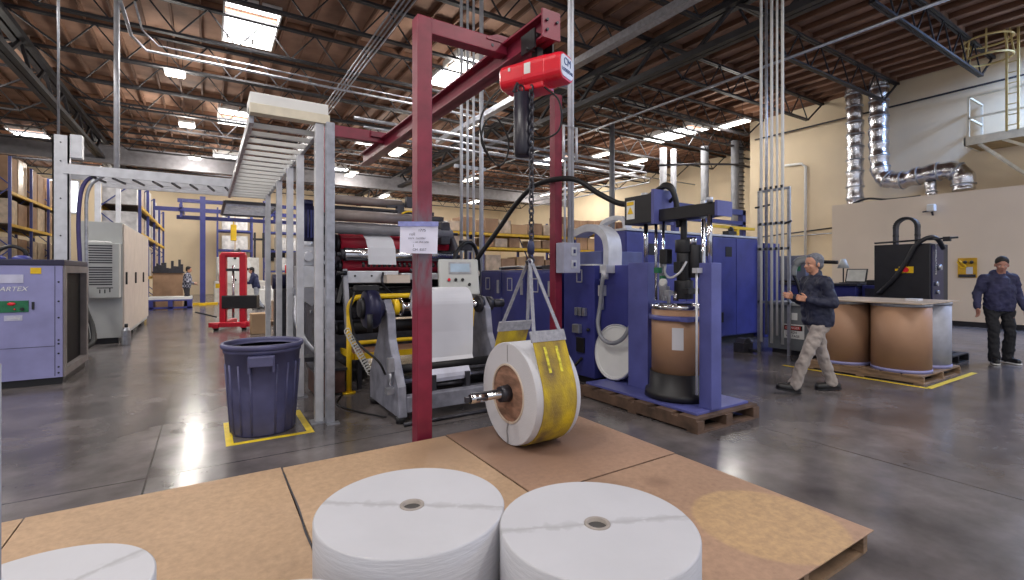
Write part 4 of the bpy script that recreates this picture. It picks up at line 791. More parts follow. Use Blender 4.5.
# extra stacked detail behind
obj('dryer_hood', MB().box((2.8, 7.6, 2.1), (3.3, 8.2, 2.3)).box((1.5, 8.3, 1.0), (3.3, 8.6, 2.0)), steel_d, t, bev=.02)
for k in range(6): obj('tie_bolt', MB().cyl((1.37, 7.0+k*.28, .7+.18*(k % 3)), (1.4, 7.0+k*.28, .7+.18*(k % 3)), .035, n=8), galv, t)
obj('air_line', MB().tube(bez([(1.36, 7.0, 2.05), (1.25, 6.95, 1.8), (1.3, 6.9, 1.5), (1.35, 6.95, 1.2), (1.25, 6.9, .8), (1.4, 6.85, .5)], 6), .014, 6), blackr, t)
obj('air_line', MB().tube(bez([(1.38, 7.2, 2.2), (1.3, 7.0, 2.1), (1.32, 6.85, 1.7), (1.45, 6.75, 1.45)], 6), .012, 6), galv, t)
obj('linkage', MB().bar((1.34, 6.95, 1.45), (1.34, 6.75, 1.05), .05).bar((1.34, 6.75, 1.05), (1.36, 6.95, .75), .04), mat('worn_light_grey', (150, 150, 158), .5, .1, .2), t)
obj('cable_duct', MB().box((1.5, 7.3, 2.36), (3.3, 7.4, 2.42)).box((1.5, 7.7, 2.48), (3.3, 7.76, 2.54)), steel_d, t)
obj('doctor_blade', MB().box((1.62, 6.82, 1.68), (3.28, 6.86, 1.7)), steel_d, t)
# motor and gearbox on stand
t = thing('drive_motor', 'blue-black vertical motor on a grey gearbox, between the tray posts', 'motor', (1.16, 7.1, 0))
mo = MB().cyl((1.16, 7.1, 1.92), (1.16, 7.1, 2.42), .1, n=24).cyl((1.16, 7.1, 2.42), (1.16, 7.1, 2.5), .085, n=24)
obj('motor_body', mo, MATS['blue_black_casting'], t)
fi = MB()
for k in range(16): a = 2*PI*k/16; fi.box((1.16+.1*math.cos(a)-.006, 7.1+.1*math.sin(a)-.006, 1.98), (1.16+.118*math.cos(a)+.006, 7.1+.118*math.sin(a)+.006, 2.36))
obj('cooling_fins', fi, blue_d, t)
obj('gearbox', MB().box((1.02, 6.95, 1.3), (1.3, 7.25, 1.6)).box((1.05, 6.98, 1.6), (1.27, 7.22, 1.86)).cyl((1.16, 7.1, 1.86), (1.16, 7.1, 1.93), .12, n=20).cyl((1.16, 6.9, 1.72), (1.16, 6.98, 1.72), .07, n=16), alu, t, bev=.012)
obj('bracket', MB().prism([(.98, 1.3), (1.34, 1.3), (1.34, 1.18), (1.2, 1.05), (.98, 1.22)], 'y', 6.95, 7.25), grey, t)
obj('stand', MB().box((1.0, 7.0, 0), (1.06, 7.2, 1.25)).box((1.26, 7.0, 0), (1.32, 7.2, 1.2)).box((.98, 6.96, .3), (1.34, 7.24, .36)), steel_d, t)
obj('cooling_hose', MB().tube(bez([(1.0, 6.9, 1.2), (.98, 6.8, .9), (1.1, 6.7, .6), (1.3, 6.6, .4)], 8), .035, 8), galv, t, label='grey corrugated hose')
t = thing('drive_motor', 'second dark motor lower down behind the tray posts, nearer the red lift', 'motor', (1.3, 9.2, 0))
obj('motor_body', MB().cyl((.95, 9.2, 1.35), (1.25, 9.2, 1.35), .13), MATS['blue_black_casting'], t); obj('stand', MB().box((.98, 9.1, 0), (1.25, 9.3, 1.22)), steel_d, t)
t = thing('parts_cabinet', 'dark rusty parts chest on the floor behind the tray posts', 'chest', (1.4, 6.4, 0))
obj('box', MB().box((1.1, 6.15, .02), (1.45, 6.62, .3)), mat('rusty_steel', (84, 56, 50), .6, .2, .4, 7), t, bev=.01); obj('lid', MB().box((1.08, 6.13, .3), (1.47, 6.64, .33)), steel_d, t)
obj('rear_machine', MB().box((1.4, 9.2, 0), (2.6, 10.6, 1.9)).box((1.5, 9.6, 1.9), (2.4, 10.2, 2.25)).cyl((1.35, 9.9, 1.2), (1.4, 9.9, 1.2), .3), pg, label='second grey press unit behind the first, half hidden by posts', cat='printing press', bev=.02)
cc = MB(); hx = [V((1.42+.22*i/120, 5.95-.25*i/120, .78-.5*i/120+.03)) + V((.035*math.cos(i*.9), .0, .035*math.sin(i*.9))) for i in range(121)]
obj('coiled_cord', MB().tube(hx, .006, 5), white, label='white coiled cord hanging left of the guard rail', cat='cord')
obj('floor_cable', MB().tube(bez([(1.56, 4.9, .012), (1.35, 5.3, .012), (1.25, 5.7, .012), (1.4, 6.1, .012), (1.3, 6.12, .012)], 8), .01, 6), blackr, label='black cable lying on the floor beside the unwind stand', cat='cable')
# operator console
t = thing('operator_console', 'light grey tilted operator console with small screen behind the paper web', 'control console', (3.0, 6.1, 0))
KM = Matrix.Translation((2.98, 6.1, 1.46)) @ Matrix.Rotation(math.radians(-20), 4, 'Z') @ Matrix.Rotation(math.radians(-22), 4, 'X') @ Matrix.Scale(1.16, 4)
obj('enclosure', MB(KM).prism([(-.24, -.26), (.2, -.26), (.27, -.2), (.24, .2), (-.2, .2), (-.24, .14)], 'y', -.06, .1) if False else MB(KM).box((-.24, -.06, -.26), (.24, .1, .2)), greyl, t, bev=.02)
obj('bezel', MB(KM).box((-.12, -.07, 0), (.15, -.06, .15)), galv, t); obj('screen', MB(KM).box((-.1, -.074, .02), (.13, -.07, .13)), mat('lcd_screen', (176, 196, 214), .2), t, label='small pale screen')
for k, cx in enumerate((-.12, -.04, .04, .12)): obj('push_button', MB(KM).cyl((cx, -.085, -.08 if k < 3 else -.14), (cx, -.06, -.08 if k < 3 else -.14), .018, n=12), black if k else redh, t)
obj('pedestal', MB().box((2.95, 6.08, 0), (3.08, 6.2, 1.28)), grey, t)
obj('console_hose', MB().tube(bez([(2.95, 6.2, 1.62), (3.05, 6.3, 1.8), (3.25, 6.4, 1.95), (3.45, 6.5, 1.9), (3.55, 6.55, 1.6), (3.55, 6.6, 1.2)], 8), .03, 8), blackr, label='black hose arching over the operator console', cat='hose')
t = thing('junction_box', 'small dark junction box above the operator console', 'junction box', (2.95, 6.9, 1.9))
obj('case', MB().box((3.4, 6.85, 1.86), (3.6, 6.95, 2.02)).box((3.48, 6.88, 0), (3.52, 6.92, 1.86)), steel_d, t, bev=.01); obj('gland', MB().cyl((3.6, 6.9, 1.94), (3.68, 6.9, 1.94), .03), blue, t)
# conduits behind the press
cx_ = [(4.07, .03), (4.2, .024), (4.33, .024), (4.5, .042)]
for i, (x, r) in enumerate(cx_): pipe([(x, 8.2, .9 if i < 3 else .5), (x, 8.2, 7.9)], r, ('first from the left of', 'second from the left of', 'third from the left of', 'thickest and rightmost of')[i]+' four tall conduits behind the console', 'vertical_conduit', alu, 'conduit')
obj('conduit_clamp', MB().box((3.95, 8.24, 3.5), (4.62, 8.28, 3.56)).box((3.95, 8.24, 1.9), (4.62, 8.28, 1.95)), galv, label='strut clamp bar across the four tall conduits', cat='clamp')
pipe([(4.09, 5.02, 1.9), (4.09, 5.02, 7.9)], .022, 'left one of two conduits rising from the grey switch box', 'vertical_conduit', alu, 'conduit')
pipe([(4.17, 5.06, 1.9), (4.17, 5.06, 7.9)], .03, 'right one of two conduits rising from the grey switch box', 'vertical_conduit', alu, 'conduit')
t = thing('switch_box', 'grey double switch box on the slim maroon post', 'switch box', (4.06, 5.05, 1.5))
obj('case', MB().box((3.93, 4.93, 1.5), (4.21, 5.1, 1.9)), mat('lavender_grey', (172, 174, 196), .5), t, bev=.008)
obj('switch_plate', MB().box((4.05, 4.92, 1.73), (4.14, 4.93, 1.84)).box((4.05, 4.92, 1.56), (4.14, 4.93, 1.67)), alu, t); obj('toggle', MB().box((4.085, 4.9, 1.76), (4.105, 4.92, 1.81)).box((4.085, 4.9, 1.59), (4.105, 4.92, 1.64)), blue_d, t)
obj('bent_conduit', MB().tube([(3.98, 5.0, 3.0), (3.98, 5.0, 3.45), (4.2, 5.0, 3.45), (4.2, 5.0, 3.0)], .02, 6).tube([(4.0, 5.0, 1.9), (4.0, 5.0, 3.0)], .016, 6), alu, label='small bent conduit loop on the slim maroon post', cat='conduit')
# ================================================================ BLUE CABINET ROW (faces -x)
def wface(x, y0, y1, z0, z1, w=.012, t=.006):  # outlined rectangle on a -x face
    return MB().box((x-t, y0, z0), (x, y1, z0+w)).box((x-t, y0, z1-w), (x, y1, z1)).box((x-t, y0, z0), (x, y0+w, z1)).box((x-t, y1-w, z0), (x, y1, z1))
t = thing('adhesive_unit', 'blue machine cabinet with sockets on its side, behind the upright roll', 'machine cabinet', (4.7, 5.05, 0))
obj('cabinet', MB().box((4.32, 4.78, .1), (5.3, 5.42, 1.6)), blue, t, bev=.006); obj('base', MB().box((4.36, 4.8, 0), (5.3, 5.4, .1)), black, t)
obj('upper_tier', MB().box((4.5, 4.84, 1.6), (5.3, 5.4, 1.8)), mat('slate_blue', (86, 92, 140), .5), t, bev=.01)
obj('window_frame', wface(4.32, 5.02, 5.14, 1.37, 1.55, .016), alu, t)
obj('trim_strip', MB().box((4.31, 4.8, 1.6), (4.5, 5.42, 1.62)), white, t)
for k in range(3): obj('socket', MB().box((4.27, 4.92+k*.08, .92), (4.32, 4.97+k*.08, 1.03)), galv, t, bev=.006)
obj('socket', MB().box((4.25, 5.02, .68), (4.32, 5.16, .8)), galv, t, bev=.01); obj('inlet', MB().box((4.29, 4.96, .42), (4.32, 5.12, .62)), black, t, bev=.006); obj('knob', MB().ball((4.3, 4.88, .74), .025), black, t)
obj('mains_lead', MB().tube(bez([(4.3, 5.0, .35), (4.2, 5.1, .2), (4.1, 5.25, .05), (3.9, 5.3, .02)], 6), .018, 6), blackr, t)
t = thing('blue_end_panel', 'plain blue cabinet behind the leaning white drum lid', 'machine cabinet', (4.8, 4.4, 0))
obj('cabinet', MB().box((4.42, 4.1, .16), (5.3, 4.76, 1.6)), blue, t, bev=.006); obj('base', MB().box((4.46, 4.12, 0), (5.28, 4.74, .16)), black, t)
obj('filter_bowl', MB().box((4.34, 4.66, 1.2), (4.42, 4.73, 1.34)).cyl((4.38, 4.7, 1.02), (4.38, 4.7, 1.2), .028, n=12), alu, t); obj('valve_knob', MB().ball((4.36, 4.7, 1.4), .03), blue_d, t)
t = thing('blue_control_cabinet', 'long low blue control cabinet seen through the sling straps', 'control cabinet', (4.8, 6.8, 0))
obj('body', MB().box((4.32, 5.6, .1), (5.2, 7.85, 1.55)), blue_d, t, bev=.006); obj('base', MB().box((4.36, 5.62, 0), (5.2, 7.8, .1)), black, t)
for k in range(3):
    a = 5.62+k*.745; d = obj('door', MB().box((4.3, a+.01, .14), (4.32, a+.73, 1.52)), blue, t, bev=.004)
    obj('window_frame', wface(4.3, a+.4, a+.56, 1.2, 1.42, .018), alu, d)
    obj('handle', MB().box((4.27, a+.08, 1.15), (4.3, a+.12, 1.38)), alu, d)
obj('worktop_clutter', MB().tube(bez([(4.5, 7.5, 1.58), (4.6, 7.0, 1.6), (4.5, 6.6, 1.58), (4.6, 6.1, 1.6)], 6), .03, 6).box((4.5, 5.8, 1.55), (4.9, 6.2, 1.62)), steel_d, t)
def duct(label, pts, hw, th):
    t = thing('sheet_metal_duct', label, 'duct', tuple(pts[0]))
    obj('duct', MB().sheet(bez(pts, 8), (hw, 0, 0), th), alu, t); return t
duct('rounded pale sheet-metal duct curving off the blue cabinet', [(4.55, 4.68, 1.6), (4.55, 4.68, 1.85), (4.55, 4.74, 2.0), (4.55, 4.9, 2.1), (4.55, 5.1, 2.12), (4.55, 5.35, 2.06)], .12, .1)
duct('smaller curved grey duct behind the rounded one', [(6.75, 6.55, 2.34), (6.75, 6.56, 2.45), (6.75, 6.64, 2.54), (6.75, 6.85, 2.57), (6.75, 7.15, 2.5), (6.75, 7.22, 2.34)], .08, .08)
# drum lid + hose
t = thing('round_cover', 'round white drum lid leaning against the blue cabinet', 'cover', (4.3, 4.36, .17))
LM = Matrix.Translation((4.3, 4.38, .515)) @ Matrix.Rotation(math.radians(8), 4, 'Y')
obj('disc', MB(LM).lathe([(0, 0), (.3, 0), (.31, -.012), (.345, -.012), (.35, .02), (0, .03)], (0, 0, 0), 48, 'x'), white, t)
obj('rim_ring', MB(LM).tube([(-.012, .338*math.cos(a*PI/24), .338*math.sin(a*PI/24)) for a in range(48)], .01, 6, True), alu, t)
t = thing('grey_flexible_hose', 'grey flexible hose looping over the white drum lid', 'hose', (4.2, 4.4, .8))
obj('hose', MB().tube(bez([(4.3, 4.56, 1.52), (4.26, 4.56, 1.4), (4.26, 4.6, 1.1), (4.22, 4.6, .85), (4.2, 4.5, .68), (4.2, 4.32, .64), (4.22, 4.16, .72), (4.26, 4.06, .9)], 8), .026, 10), mat('grey_hose', (146, 148, 156), .45, .2), t)
obj('elbow', MB().box((4.27, 4.5, 1.5), (4.42, 4.62, 1.6)).cyl((4.3, 4.56, 1.42), (4.3, 4.56, 1.54), .045), alu, t)
# thick black overhead hose
obj('thick_black_hose', MB().tube(bez([(3.42, 6.5, 1.62), (3.5, 6.35, 1.82), (3.64, 6.1, 2.15), (3.76, 5.8, 2.5), (3.84, 5.4, 2.72), (4.0, 4.85, 2.72), (4.2, 4.55, 2.5), (4.3, 4.3, 2.36), (4.35, 4.05, 2.34), (4.35, 3.8, 2.42)], 10), .035, 10), blackr, label='thick black hose sagging from the press to the drum pump', cat='hose')
obj('rag_bundle', MB().ball((3.38, 6.55, 1.55), (.12, .08, .06), 9, 6).ball((3.46, 6.5, 1.49), (.08, .07, .07), 8, 5).ball((3.3, 6.58, 1.6), (.06, .06, .05), 7, 5), mat('grubby_cloth', (196, 184, 168), .8, 0, .2, 12, .6, 30), label='grubby white rag bundled on the hose end', cat='rag')
# ================================================================ DRUM PUMP ON SKID
def skid(label):
    t = thing('timber_skid', label, 'skid', (4.35, 3.7, 0))
    for k in range(6): obj('deck_board', MB().box((3.84, 2.86+k*.285, .115), (4.84, 2.86+k*.285+.2, .14)), woodd, t)
    for x in (3.84, 4.28, 4.74): obj('bearer', MB().box((x, 2.84, .02), (x+.1, 4.6, .115)), woodd, t)
    for y in (2.84, 3.6, 4.45): obj('bottom_board', MB().box((3.84, y, 0), (4.84, y+.12, .02)), woodd, t)
skid('weathered timber skid carrying the blue drum pump')
t = thing('drum_unloader', 'blue twin-column drum pump with black header over a brown drum', 'drum pump', (4.33, 3.5, .14))
bp_ = mat('periwinkle_enamel', (88, 92, 156), .4, 0, .12, 4, .04)
obj('base_plate', MB().box((3.93, 2.92, .14), (4.78, 4.5, .165)), bp_, t, bev=.004)
obj('column', MB().box((4.13, 2.9, .165), (4.29, 3.04, 1.6)), bp_, t, bev=.006, label='near periwinkle column')
obj('column', MB().box((4.22, 3.78, .165), (4.48, 4.08, 1.62)), bp_, t, bev=.006, label='far periwinkle column')
obj('column_tube', MB().cyl((4.08, 3.03, .3), (4.08, 3.03, 1.52), .012, n=8).box((4.05, 3.0, 1.5), (4.14, 3.06, 1.55)), alu, t)
for (x, y, z) in ((4.2, 2.97, 1.6), (4.35, 3.92, 1.62), (4.28, 3.86, 1.62)): obj('rod', MB().cyl((x, y, z), (x, y, 2.08), .024), chrome, t)
obj('rod', MB().cyl((4.42, 3.2, 1.2), (4.42, 3.2, 2.08), .022), chrome, t); obj('rod', MB().cyl((4.22, 3.66, 1.2), (4.22, 3.66, 2.1), .016), chrome, t); obj('rod', MB().cyl((4.27, 3.6, 1.2), (4.27, 3.6, 2.1), .016), chrome, t)
obj('header_box', MB().box((4.14, 3.64, 2.06), (4.44, 4.06, 2.38)), black, t, bev=.008)
obj('header_beam', MB().box((4.2, 2.9, 2.07), (4.4, 3.62, 2.2)), black, t, bev=.006)
obj('end_block', MB().box((4.12, 3.6, 2.04), (4.44, 3.64, 2.42)).box((4.18, 2.87, 2.06), (4.42, 2.9, 2.21)), bp_, t)
obj('nut', MB().cyl((4.2, 2.97, 2.2), (4.2, 2.97, 2.25), .03, n=6).cyl((4.42, 3.2, 2.2), (4.42, 3.2, 2.26), .03, n=6).cyl((4.3, 3.9, 2.38), (4.3, 3.9, 2.43), .04, n=6), galv, t)
obj('warning_label', MB().box((4.134, 3.9, 2.12), (4.14, 4.02, 2.33)), white, t, label='white warning label'); obj('warning_triangle', MB().prism([(3.915, 2.18), (4.005, 2.18), (3.96, 2.26)], 'x', 4.128, 4.134).box((4.128, 3.91, 2.28), (4.134, 4.01, 2.32)), yel, t)
obj('hose_coil', MB().tube(bez([(4.35, 3.8, 2.4), (4.35, 3.66, 2.5), (4.35, 3.55, 2.46), (4.36, 3.52, 2.36), (4.38, 3.6, 2.3)], 6), .02, 8).tube(bez([(4.3, 3.8, 2.4), (4.3, 3.62, 2.46), (4.3, 3.5, 2.4), (4.33, 3.46, 2.2), (4.34, 3.45, 2.0)], 6), .03, 8), blackr, t)
obj('pump_body', MB().cyl((4.36, 3.4, 1.22), (4.36, 3.4, 1.42), .1).cyl((4.36, 3.4, 1.42), (4.36, 3.4, 1.72), .075).cyl((4.36, 3.4, 1.72), (4.36, 3.4, 1.86), .09).cyl((4.36, 3.4, 1.86), (4.36, 3.4, 2.07), .035).box((4.24, 3.36, 1.5), (4.34, 3.44, 1.62)).box((4.2, 3.22, 1.28), (4.5, 3.3, 1.34)), black, t, bev=.006)
obj('air_motor', MB().cyl((4.42, 3.3, 1.45), (4.42, 3.3, 1.8), .07).box((4.2, 3.5, 1.6), (4.3, 3.6, 1.76)), black, t, bev=.01)
obj('chrome_cap', MB().cyl((4.4, 3.34, 1.8), (4.4, 3.34, 1.88), .06).cyl((4.28, 3.44, 1.2), (4.28, 3.44, 1.3), .03), chrome, t)
vv = MB()
for (x, y, z, h_) in ((4.2, 3.55, 1.2, .25), (4.16, 3.48, 1.2, .18), (4.25, 3.62, 1.2, .5), (4.12, 3.4, 1.18, .14)): vv.cyl((x, y, z), (x, y, z+h_), .02, n=10).box((x-.035, y-.03, z+h_*.6), (x+.035, y+.03, z+h_*.6+.05))
obj('valve_cluster', vv, galv, t); obj('green_valve', MB().box((4.14, 3.56, 1.5), (4.2, 3.62, 1.56)).box((4.15, 3.5, 1.42), (4.2, 3.55, 1.47)), green, t); obj('gauge', MB().cyl((4.13, 3.5, 1.4), (4.17, 3.5, 1.4), .04, n=16), white, t)
obj('small_hose', MB().tube(bez([(4.25, 3.55, 1.6), (4.18, 3.5, 1.5), (4.14, 3.4, 1.45), (4.16, 3.3, 1.5), (4.25, 3.28, 1.62)], 6), .012, 6), alu, t)
D_ = (4.34, 3.45)
t = thing('fibre_drum', 'brown fibre drum clamped in the drum pump with a white label', 'drum', (D_[0], D_[1], .165))
obj('shell', MB().cyl((D_[0], D_[1], .44), (D_[0], D_[1], 1.14), .285, n=48), drumb, t)
obj('top_chime', MB().lathe([(.285, 1.11), (.3, 1.12), (.3, 1.165), (.22, 1.18), (0, 1.18)], (D_[0], D_[1], 0), 48), chrome, t); obj('label', MB(Matrix.Translation((D_[0], D_[1], 0)) @ Matrix.Rotation(math.radians(228), 4, 'Z')).prism([(.287*math.cos(a), .287*math.sin(a)) for a in (-.4, -.25, -.1, 0)]+[(.284*math.cos(a), .284*math.sin(a)) for a in (0, -.1, -.25, -.4)], 'z', .7, .93), paper, t)
obj('blue_clamp_band', MB().lathe([(.287, 1.0), (.315, 1.0), (.315, 1.05), (.287, 1.05)], (D_[0], D_[1], 0), 48).box((4.1, 3.15, 1.0), (4.2, 3.25, 1.045)), bp_, t)
obj('heater_base', MB().lathe([(0, .165), (.36, .17), (.35, .24), (.31, .26), (.305, .44), (0, .44)], (D_[0], D_[1], 0), 48), black, t)
obj('bolt_stub', MB().cyl((4.6, 2.99, .165), (4.6, 2.99, .22), .02, n=8).cyl((4.0, 2.99, .165), (4.0, 2.99, .2), .02, n=8).cyl((3.98, 4.4, .165), (3.98, 4.4, .2), .02, n=8), galv, label='steel bolt stubs on the pump base plate', cat='bolt') if False else None
# ================================================================ BIG BLUE ENCLOSURE
t = thing('blue_enclosure', 'long tall blue machine enclosure behind the drum pump', 'enclosure', (8.5, 7.4, 0))
obj('body', MB().box((6.6, 6.45, .1), (10.9, 7.3, 2.3)), blue, t)
for k in range(5):
    a = 6.6+k*.86; obj('panel', MB().box((a+.01, 6.42, .12), (a+.85, 6.45, 2.27)), blue, t, bev=.006)
    
obj('kick_base', MB().box((6.65, 6.5, 0), (10.85, 7.25, .1)), black, t); obj('top_trim', MB().box((6.58, 6.4, 2.3), (10.92, 7.32, 2.34)), alu, t)
for (x, z) in ((9.05, 1.86), (9.75, 1.86), (9.45, .42), (7.3, 1.85)): obj('vent', MB().box((x-.11, 6.41, z), (x+.11, 6.42, z+.22)), black, t)
t = thing('overhead_blue_truss', 'dark blue trussed beam with yellow bits on the blue enclosure roof', 'beam', (9.4, 7, 2.34))
obj('beam', MB().box((8.2, 6.6, 2.34), (8.32, 6.72, 2.95)).box((8.2, 6.6, 2.85), (10.7, 6.72, 2.97)).box((8.2, 6.6, 2.62), (10.7, 6.72, 2.7)).bar((8.3, 6.66, 2.95), (9.2, 6.66, 2.65), .05).bar((9.2, 6.66, 2.65), (10.2, 6.66, 2.95), .05).box((10.58, 6.6, 2.34), (10.7, 6.72, 2.97)), blue_d, t)
obj('yellow_rail', MB().box((9.2, 6.5, 2.5), (10.9, 6.58, 2.56)).box((10.2, 6.5, 2.34), (10.28, 6.58, 2.5)), yel, t); obj('clamp', MB().box((9.8, 6.45, 2.36), (10.1, 6.6, 2.44)).ball((9.95, 6.5, 2.48), .06), black, t)
obj('blue_side_cabinet', MB().box((10.95, 6.3, 0), (11.6, 7.4, 2.2)), blue_d, label='narrow blue cabinet at the right end of the long enclosure', cat='cabinet', bev=.01)
# conduit frame
for k in range(5):
    y = 4.76+k*.1; pipe([(8.86, y, .35 if k % 2 else .2), (8.86, y, 7.9)], .026 if k not in (1,) else .02, ('rightmost', 'second from right', 'middle', 'second from left', 'leftmost')[k]+' of five tall pale conduits beside the grey transformer box', 'vertical_conduit', white if k != 3 else galv, 'conduit')
t = thing('strut_stand', 'steel strut frame holding the five tall conduits', 'strut stand', (8.95, 5, 0))
obj('upright', MB().bar((8.93, 5.24, 0), (8.93, 5.24, 3.05), .045), galv, t); obj('upright', MB().bar((8.93, 4.68, 0), (8.93, 4.68, 3.05), .045), galv, t)
for z in (3.05, 2.42, 1.95, .95): obj('crossbar', MB().bar((8.93, 4.66, z), (8.93, 5.26, z), .045), galv, t)
for z in (3.08, 2.42, 1.95):
  for k in range(5): obj('clamp', MB().box((8.82, 4.74+k*.1, z-.025), (8.84, 4.78+k*.1, z+.025)), black, t)
obj('bracket_arm', MB().bar((8.9, 5.3, 2.75), (8.9, 4.98, 2.78), .03).bar((8.9, 4.75, 2.4), (8.9, 4.62, 2.44), .03), black, t)
obj('floor_clutter', MB().box((8.5, 5.28, 0), (8.8, 5.5, .18)).prism([(8.52, .18), (8.78, .18), (8.7, .26), (8.58, .26)], 'y', 5.3, 5.48).cyl((8.6, 5.1, .05), (8.7, 5.32, .05), .03), steel_d, label='dark valve gear on the floor beneath the conduit frame', cat='valve gear', bev=.01)
# grey crate
t = thing('transformer_box', 'grey metal box with a danger sign behind the walking man', 'transformer', (9.5, 4.65, 0))
obj('body', MB().box((9.06, 4.1, .08), (9.9, 5.14, .9)), greyd, t, bev=.01); obj('feet', MB().box((9.1, 4.15, 0), (9.2, 5.08, .08)).box((9.7, 4.15, 0), (9.8, 5.08, .08)), black, t)
obj('lid', MB().box((9.02, 4.06, .9), (9.94, 5.18, .96)), mat('pale_grey_lid', (150, 152, 152), .5), t, bev=.01)
obj('danger_sign', MB().box((9.054, 4.48, .3), (9.06, 4.88, .56)), white, t, label='white danger sign'); obj('danger_header', MB().box((9.05, 4.51, .45), (9.054, 4.85, .54)), black, t); obj('danger_oval', MB().lathe([(0, 9.047), (.035, 9.047), (.035, 9.05)], (0, 0, 0), 16, 'x') if False else MB().box((9.047, 4.54, .465), (9.05, 4.82, .525)), mat('sign_red', (196, 40, 36), .5), t)
text('lettering', 'DANGER', .062, (9.046, 4.68, .495), (0, -1, 0), (0, 0, 1), white, t); text('lettering', 'HIGH', .06, (9.052, 4.68, .41), (0, -1, 0), (0, 0, 1), black, t); text('lettering', 'VOLTAGE', .055, (9.052, 4.68, .345), (0, -1, 0), (0, 0, 1), black, t)
obj('white_tag', MB().box((9.054, 4.6, .64), (9.06, 4.7, .77)), white, t)
# drums on pallet
make_pallet(8.02, 9.46, 2.46, 3.94, 'pale wooden pallet under the four fibre drums', nb=6)
tapes('yellow tape outline on the floor around the drum pallet', [(7.92, 2.38, 9.75, 2.38), (7.92, 2.38, 7.92, 4.25)], .07)
def bigdrum(x, y, m, label):
    t = thing('shipping_drum', label, 'drum', (x, y, .124)); r = .345
    obj('shell', MB().cyl((x, y, .14), (x, y, 1.06), r, n=48), m, t)
    for z in (.124, 1.03): obj('chime', MB().lathe([(r-.01, z), (r+.007, z), (r+.007, z+.045), (r-.01, z+.045)], (x, y, 0), 48), lav if z < 1 else galv, t)
    return t
bigdrum(8.38, 3.56, drumb, 'brown fibre drum on the pallet, nearest the walking man'); bigdrum(8.38, 2.83, drumb, 'brown fibre drum at the front corner of the pallet')
bigdrum(9.1, 2.82, mat('grey_fibre_drum', (172, 174, 186), .5), 'pale grey drum at the right of the pallet'); bigdrum(9.1, 3.56, drumb, 'brown fibre drum hidden at the back of the pallet')
obj('drum_cover_board', MB().box((8.0, 2.47, 1.077), (9.5, 3.95, 1.092)), kraft3, label='thin tan board laid over the drums', cat='board')
obj('white_card', MB().box((8.75, 2.75, 1.092), (8.95, 2.9, 1.12)), paper, label='small white card lying on the drum cover board', cat='card')
make_pallet(9.95, 11.0, 2.75, 3.7, 'black plastic pallet on the floor beside the drum pallet', m=black, h=.14)
# black cabinet
t = thing('black_machine_cabinet', 'black machine cabinet with cable chain arch behind the drums', 'machine cabinet', (11.4, 3.7, 0))
obj('body', MB().box((11.0, 3.28, .1), (11.9, 4.14, 2.04)), black, t, bev=.01); obj('side_panel', MB().box((11.05, 3.26, .12), (11.6, 3.28, 2.0)), mat('navy_panel', (34, 34, 70), .4), t); obj('base', MB().box((11.05, 3.32, 0), (11.85, 4.1, .1)), black, t)
obj('top_bar', MB().cyl((11.02, 4.14, 2.08), (11.02, 2.9, 2.12), .018, n=8).box((10.98, 3.0, 2.06), (11.06, 3.1, 2.14)), black, t)
ca = [(11.35, 3.74+.17*math.cos(a), 2.38+.17*math.sin(a)) for a in [lerp(0, PI, i/14) for i in range(15)]]
cpts = [V((11.35, 3.91, 2.04)), V((11.35, 3.91, 2.22))]+[V(p) for p in ca]+[V((11.35, 3.57, 2.22)), V((11.35, 3.57, 2.04))]
obj('cable_chain', MB().sheet(cpts, (.07, 0, 0), .05), steel_d, t)
ck = MB()
for i in range(0, len(cpts)): ck.cb(cpts[i], (.16, .05, .03))
obj('chain_link', ck, black, t)
obj('isolator_plate', MB().box((10.99, 3.52, 1.5), (11.0, 3.74, 1.62)).box((10.99, 3.74, 1.54), (11.0, 3.8, 1.58)), yel, t, label='yellow isolator plate'); obj('isolator_knob', MB().cyl((10.95, 3.63, 1.56), (10.99, 3.63, 1.56), .045), redh, t, label='red isolator switch')
obj('diagonal_hose', MB().tube(bez([(10.96, 4.05, 1.1), (10.95, 3.8, 1.4), (10.95, 3.62, 1.7), (10.96, 3.48, 2.0), (11.0, 3.3, 2.14), (11.1, 3.2, 2.1), (11.3, 3.18, 1.95)], 8), .04, 10), black, t)
obj('gauge_row', MB().cyl((11.2, 3.22, 1.3), (11.2, 3.26, 1.3), .04).cyl((11.25, 3.22, 1.15), (11.25, 3.26, 1.15), .035).cyl((11.3, 3.2, 1.6), (11.3, 3.26, 1.6), .05), galv, t)
text('lettering', 'CHEMSULTANTS', .075, (11.2, 3.255, 1.75), (0, 0, -1), (1, 0, 0), white, t)
# bench, laptop etc
t = thing('blue_bench_machine', 'blue bench-high machine along the wall behind the walking man', 'bench machine', (13.3, 6.3, 0))
obj('body', MB().box((12.6, 5.1, .1), (13.6, 7.6, 1.2)), blue_d, t, bev=.02); obj('top', MB().box((12.55, 5.05, 1.2), (13.65, 7.65, 1.25)), steel_d, t); obj('base', MB().box((12.7, 5.2, 0), (13.5, 7.5, .1)), black, t)
t = thing('control_housing', 'slate grey control housing on the blue bench machine', 'control housing', (13.1, 6.9, 1.25))
obj('case', MB().box((12.8, 6.3, 1.3), (13.5, 7.6, 1.95)), mat('slate_grey', (92, 96, 116), .5), t, bev=.02); obj('foot', MB().box((12.9, 6.4, 1.25), (13.4, 7.5, 1.3)), black, t); obj('display', MB().box((12.79, 6.42, 1.55), (12.8, 6.62, 1.7)), green, t)
t = thing('open_laptop', 'open laptop on the bench behind the walking man', 'laptop', (13.2, 5.35, 1.25))
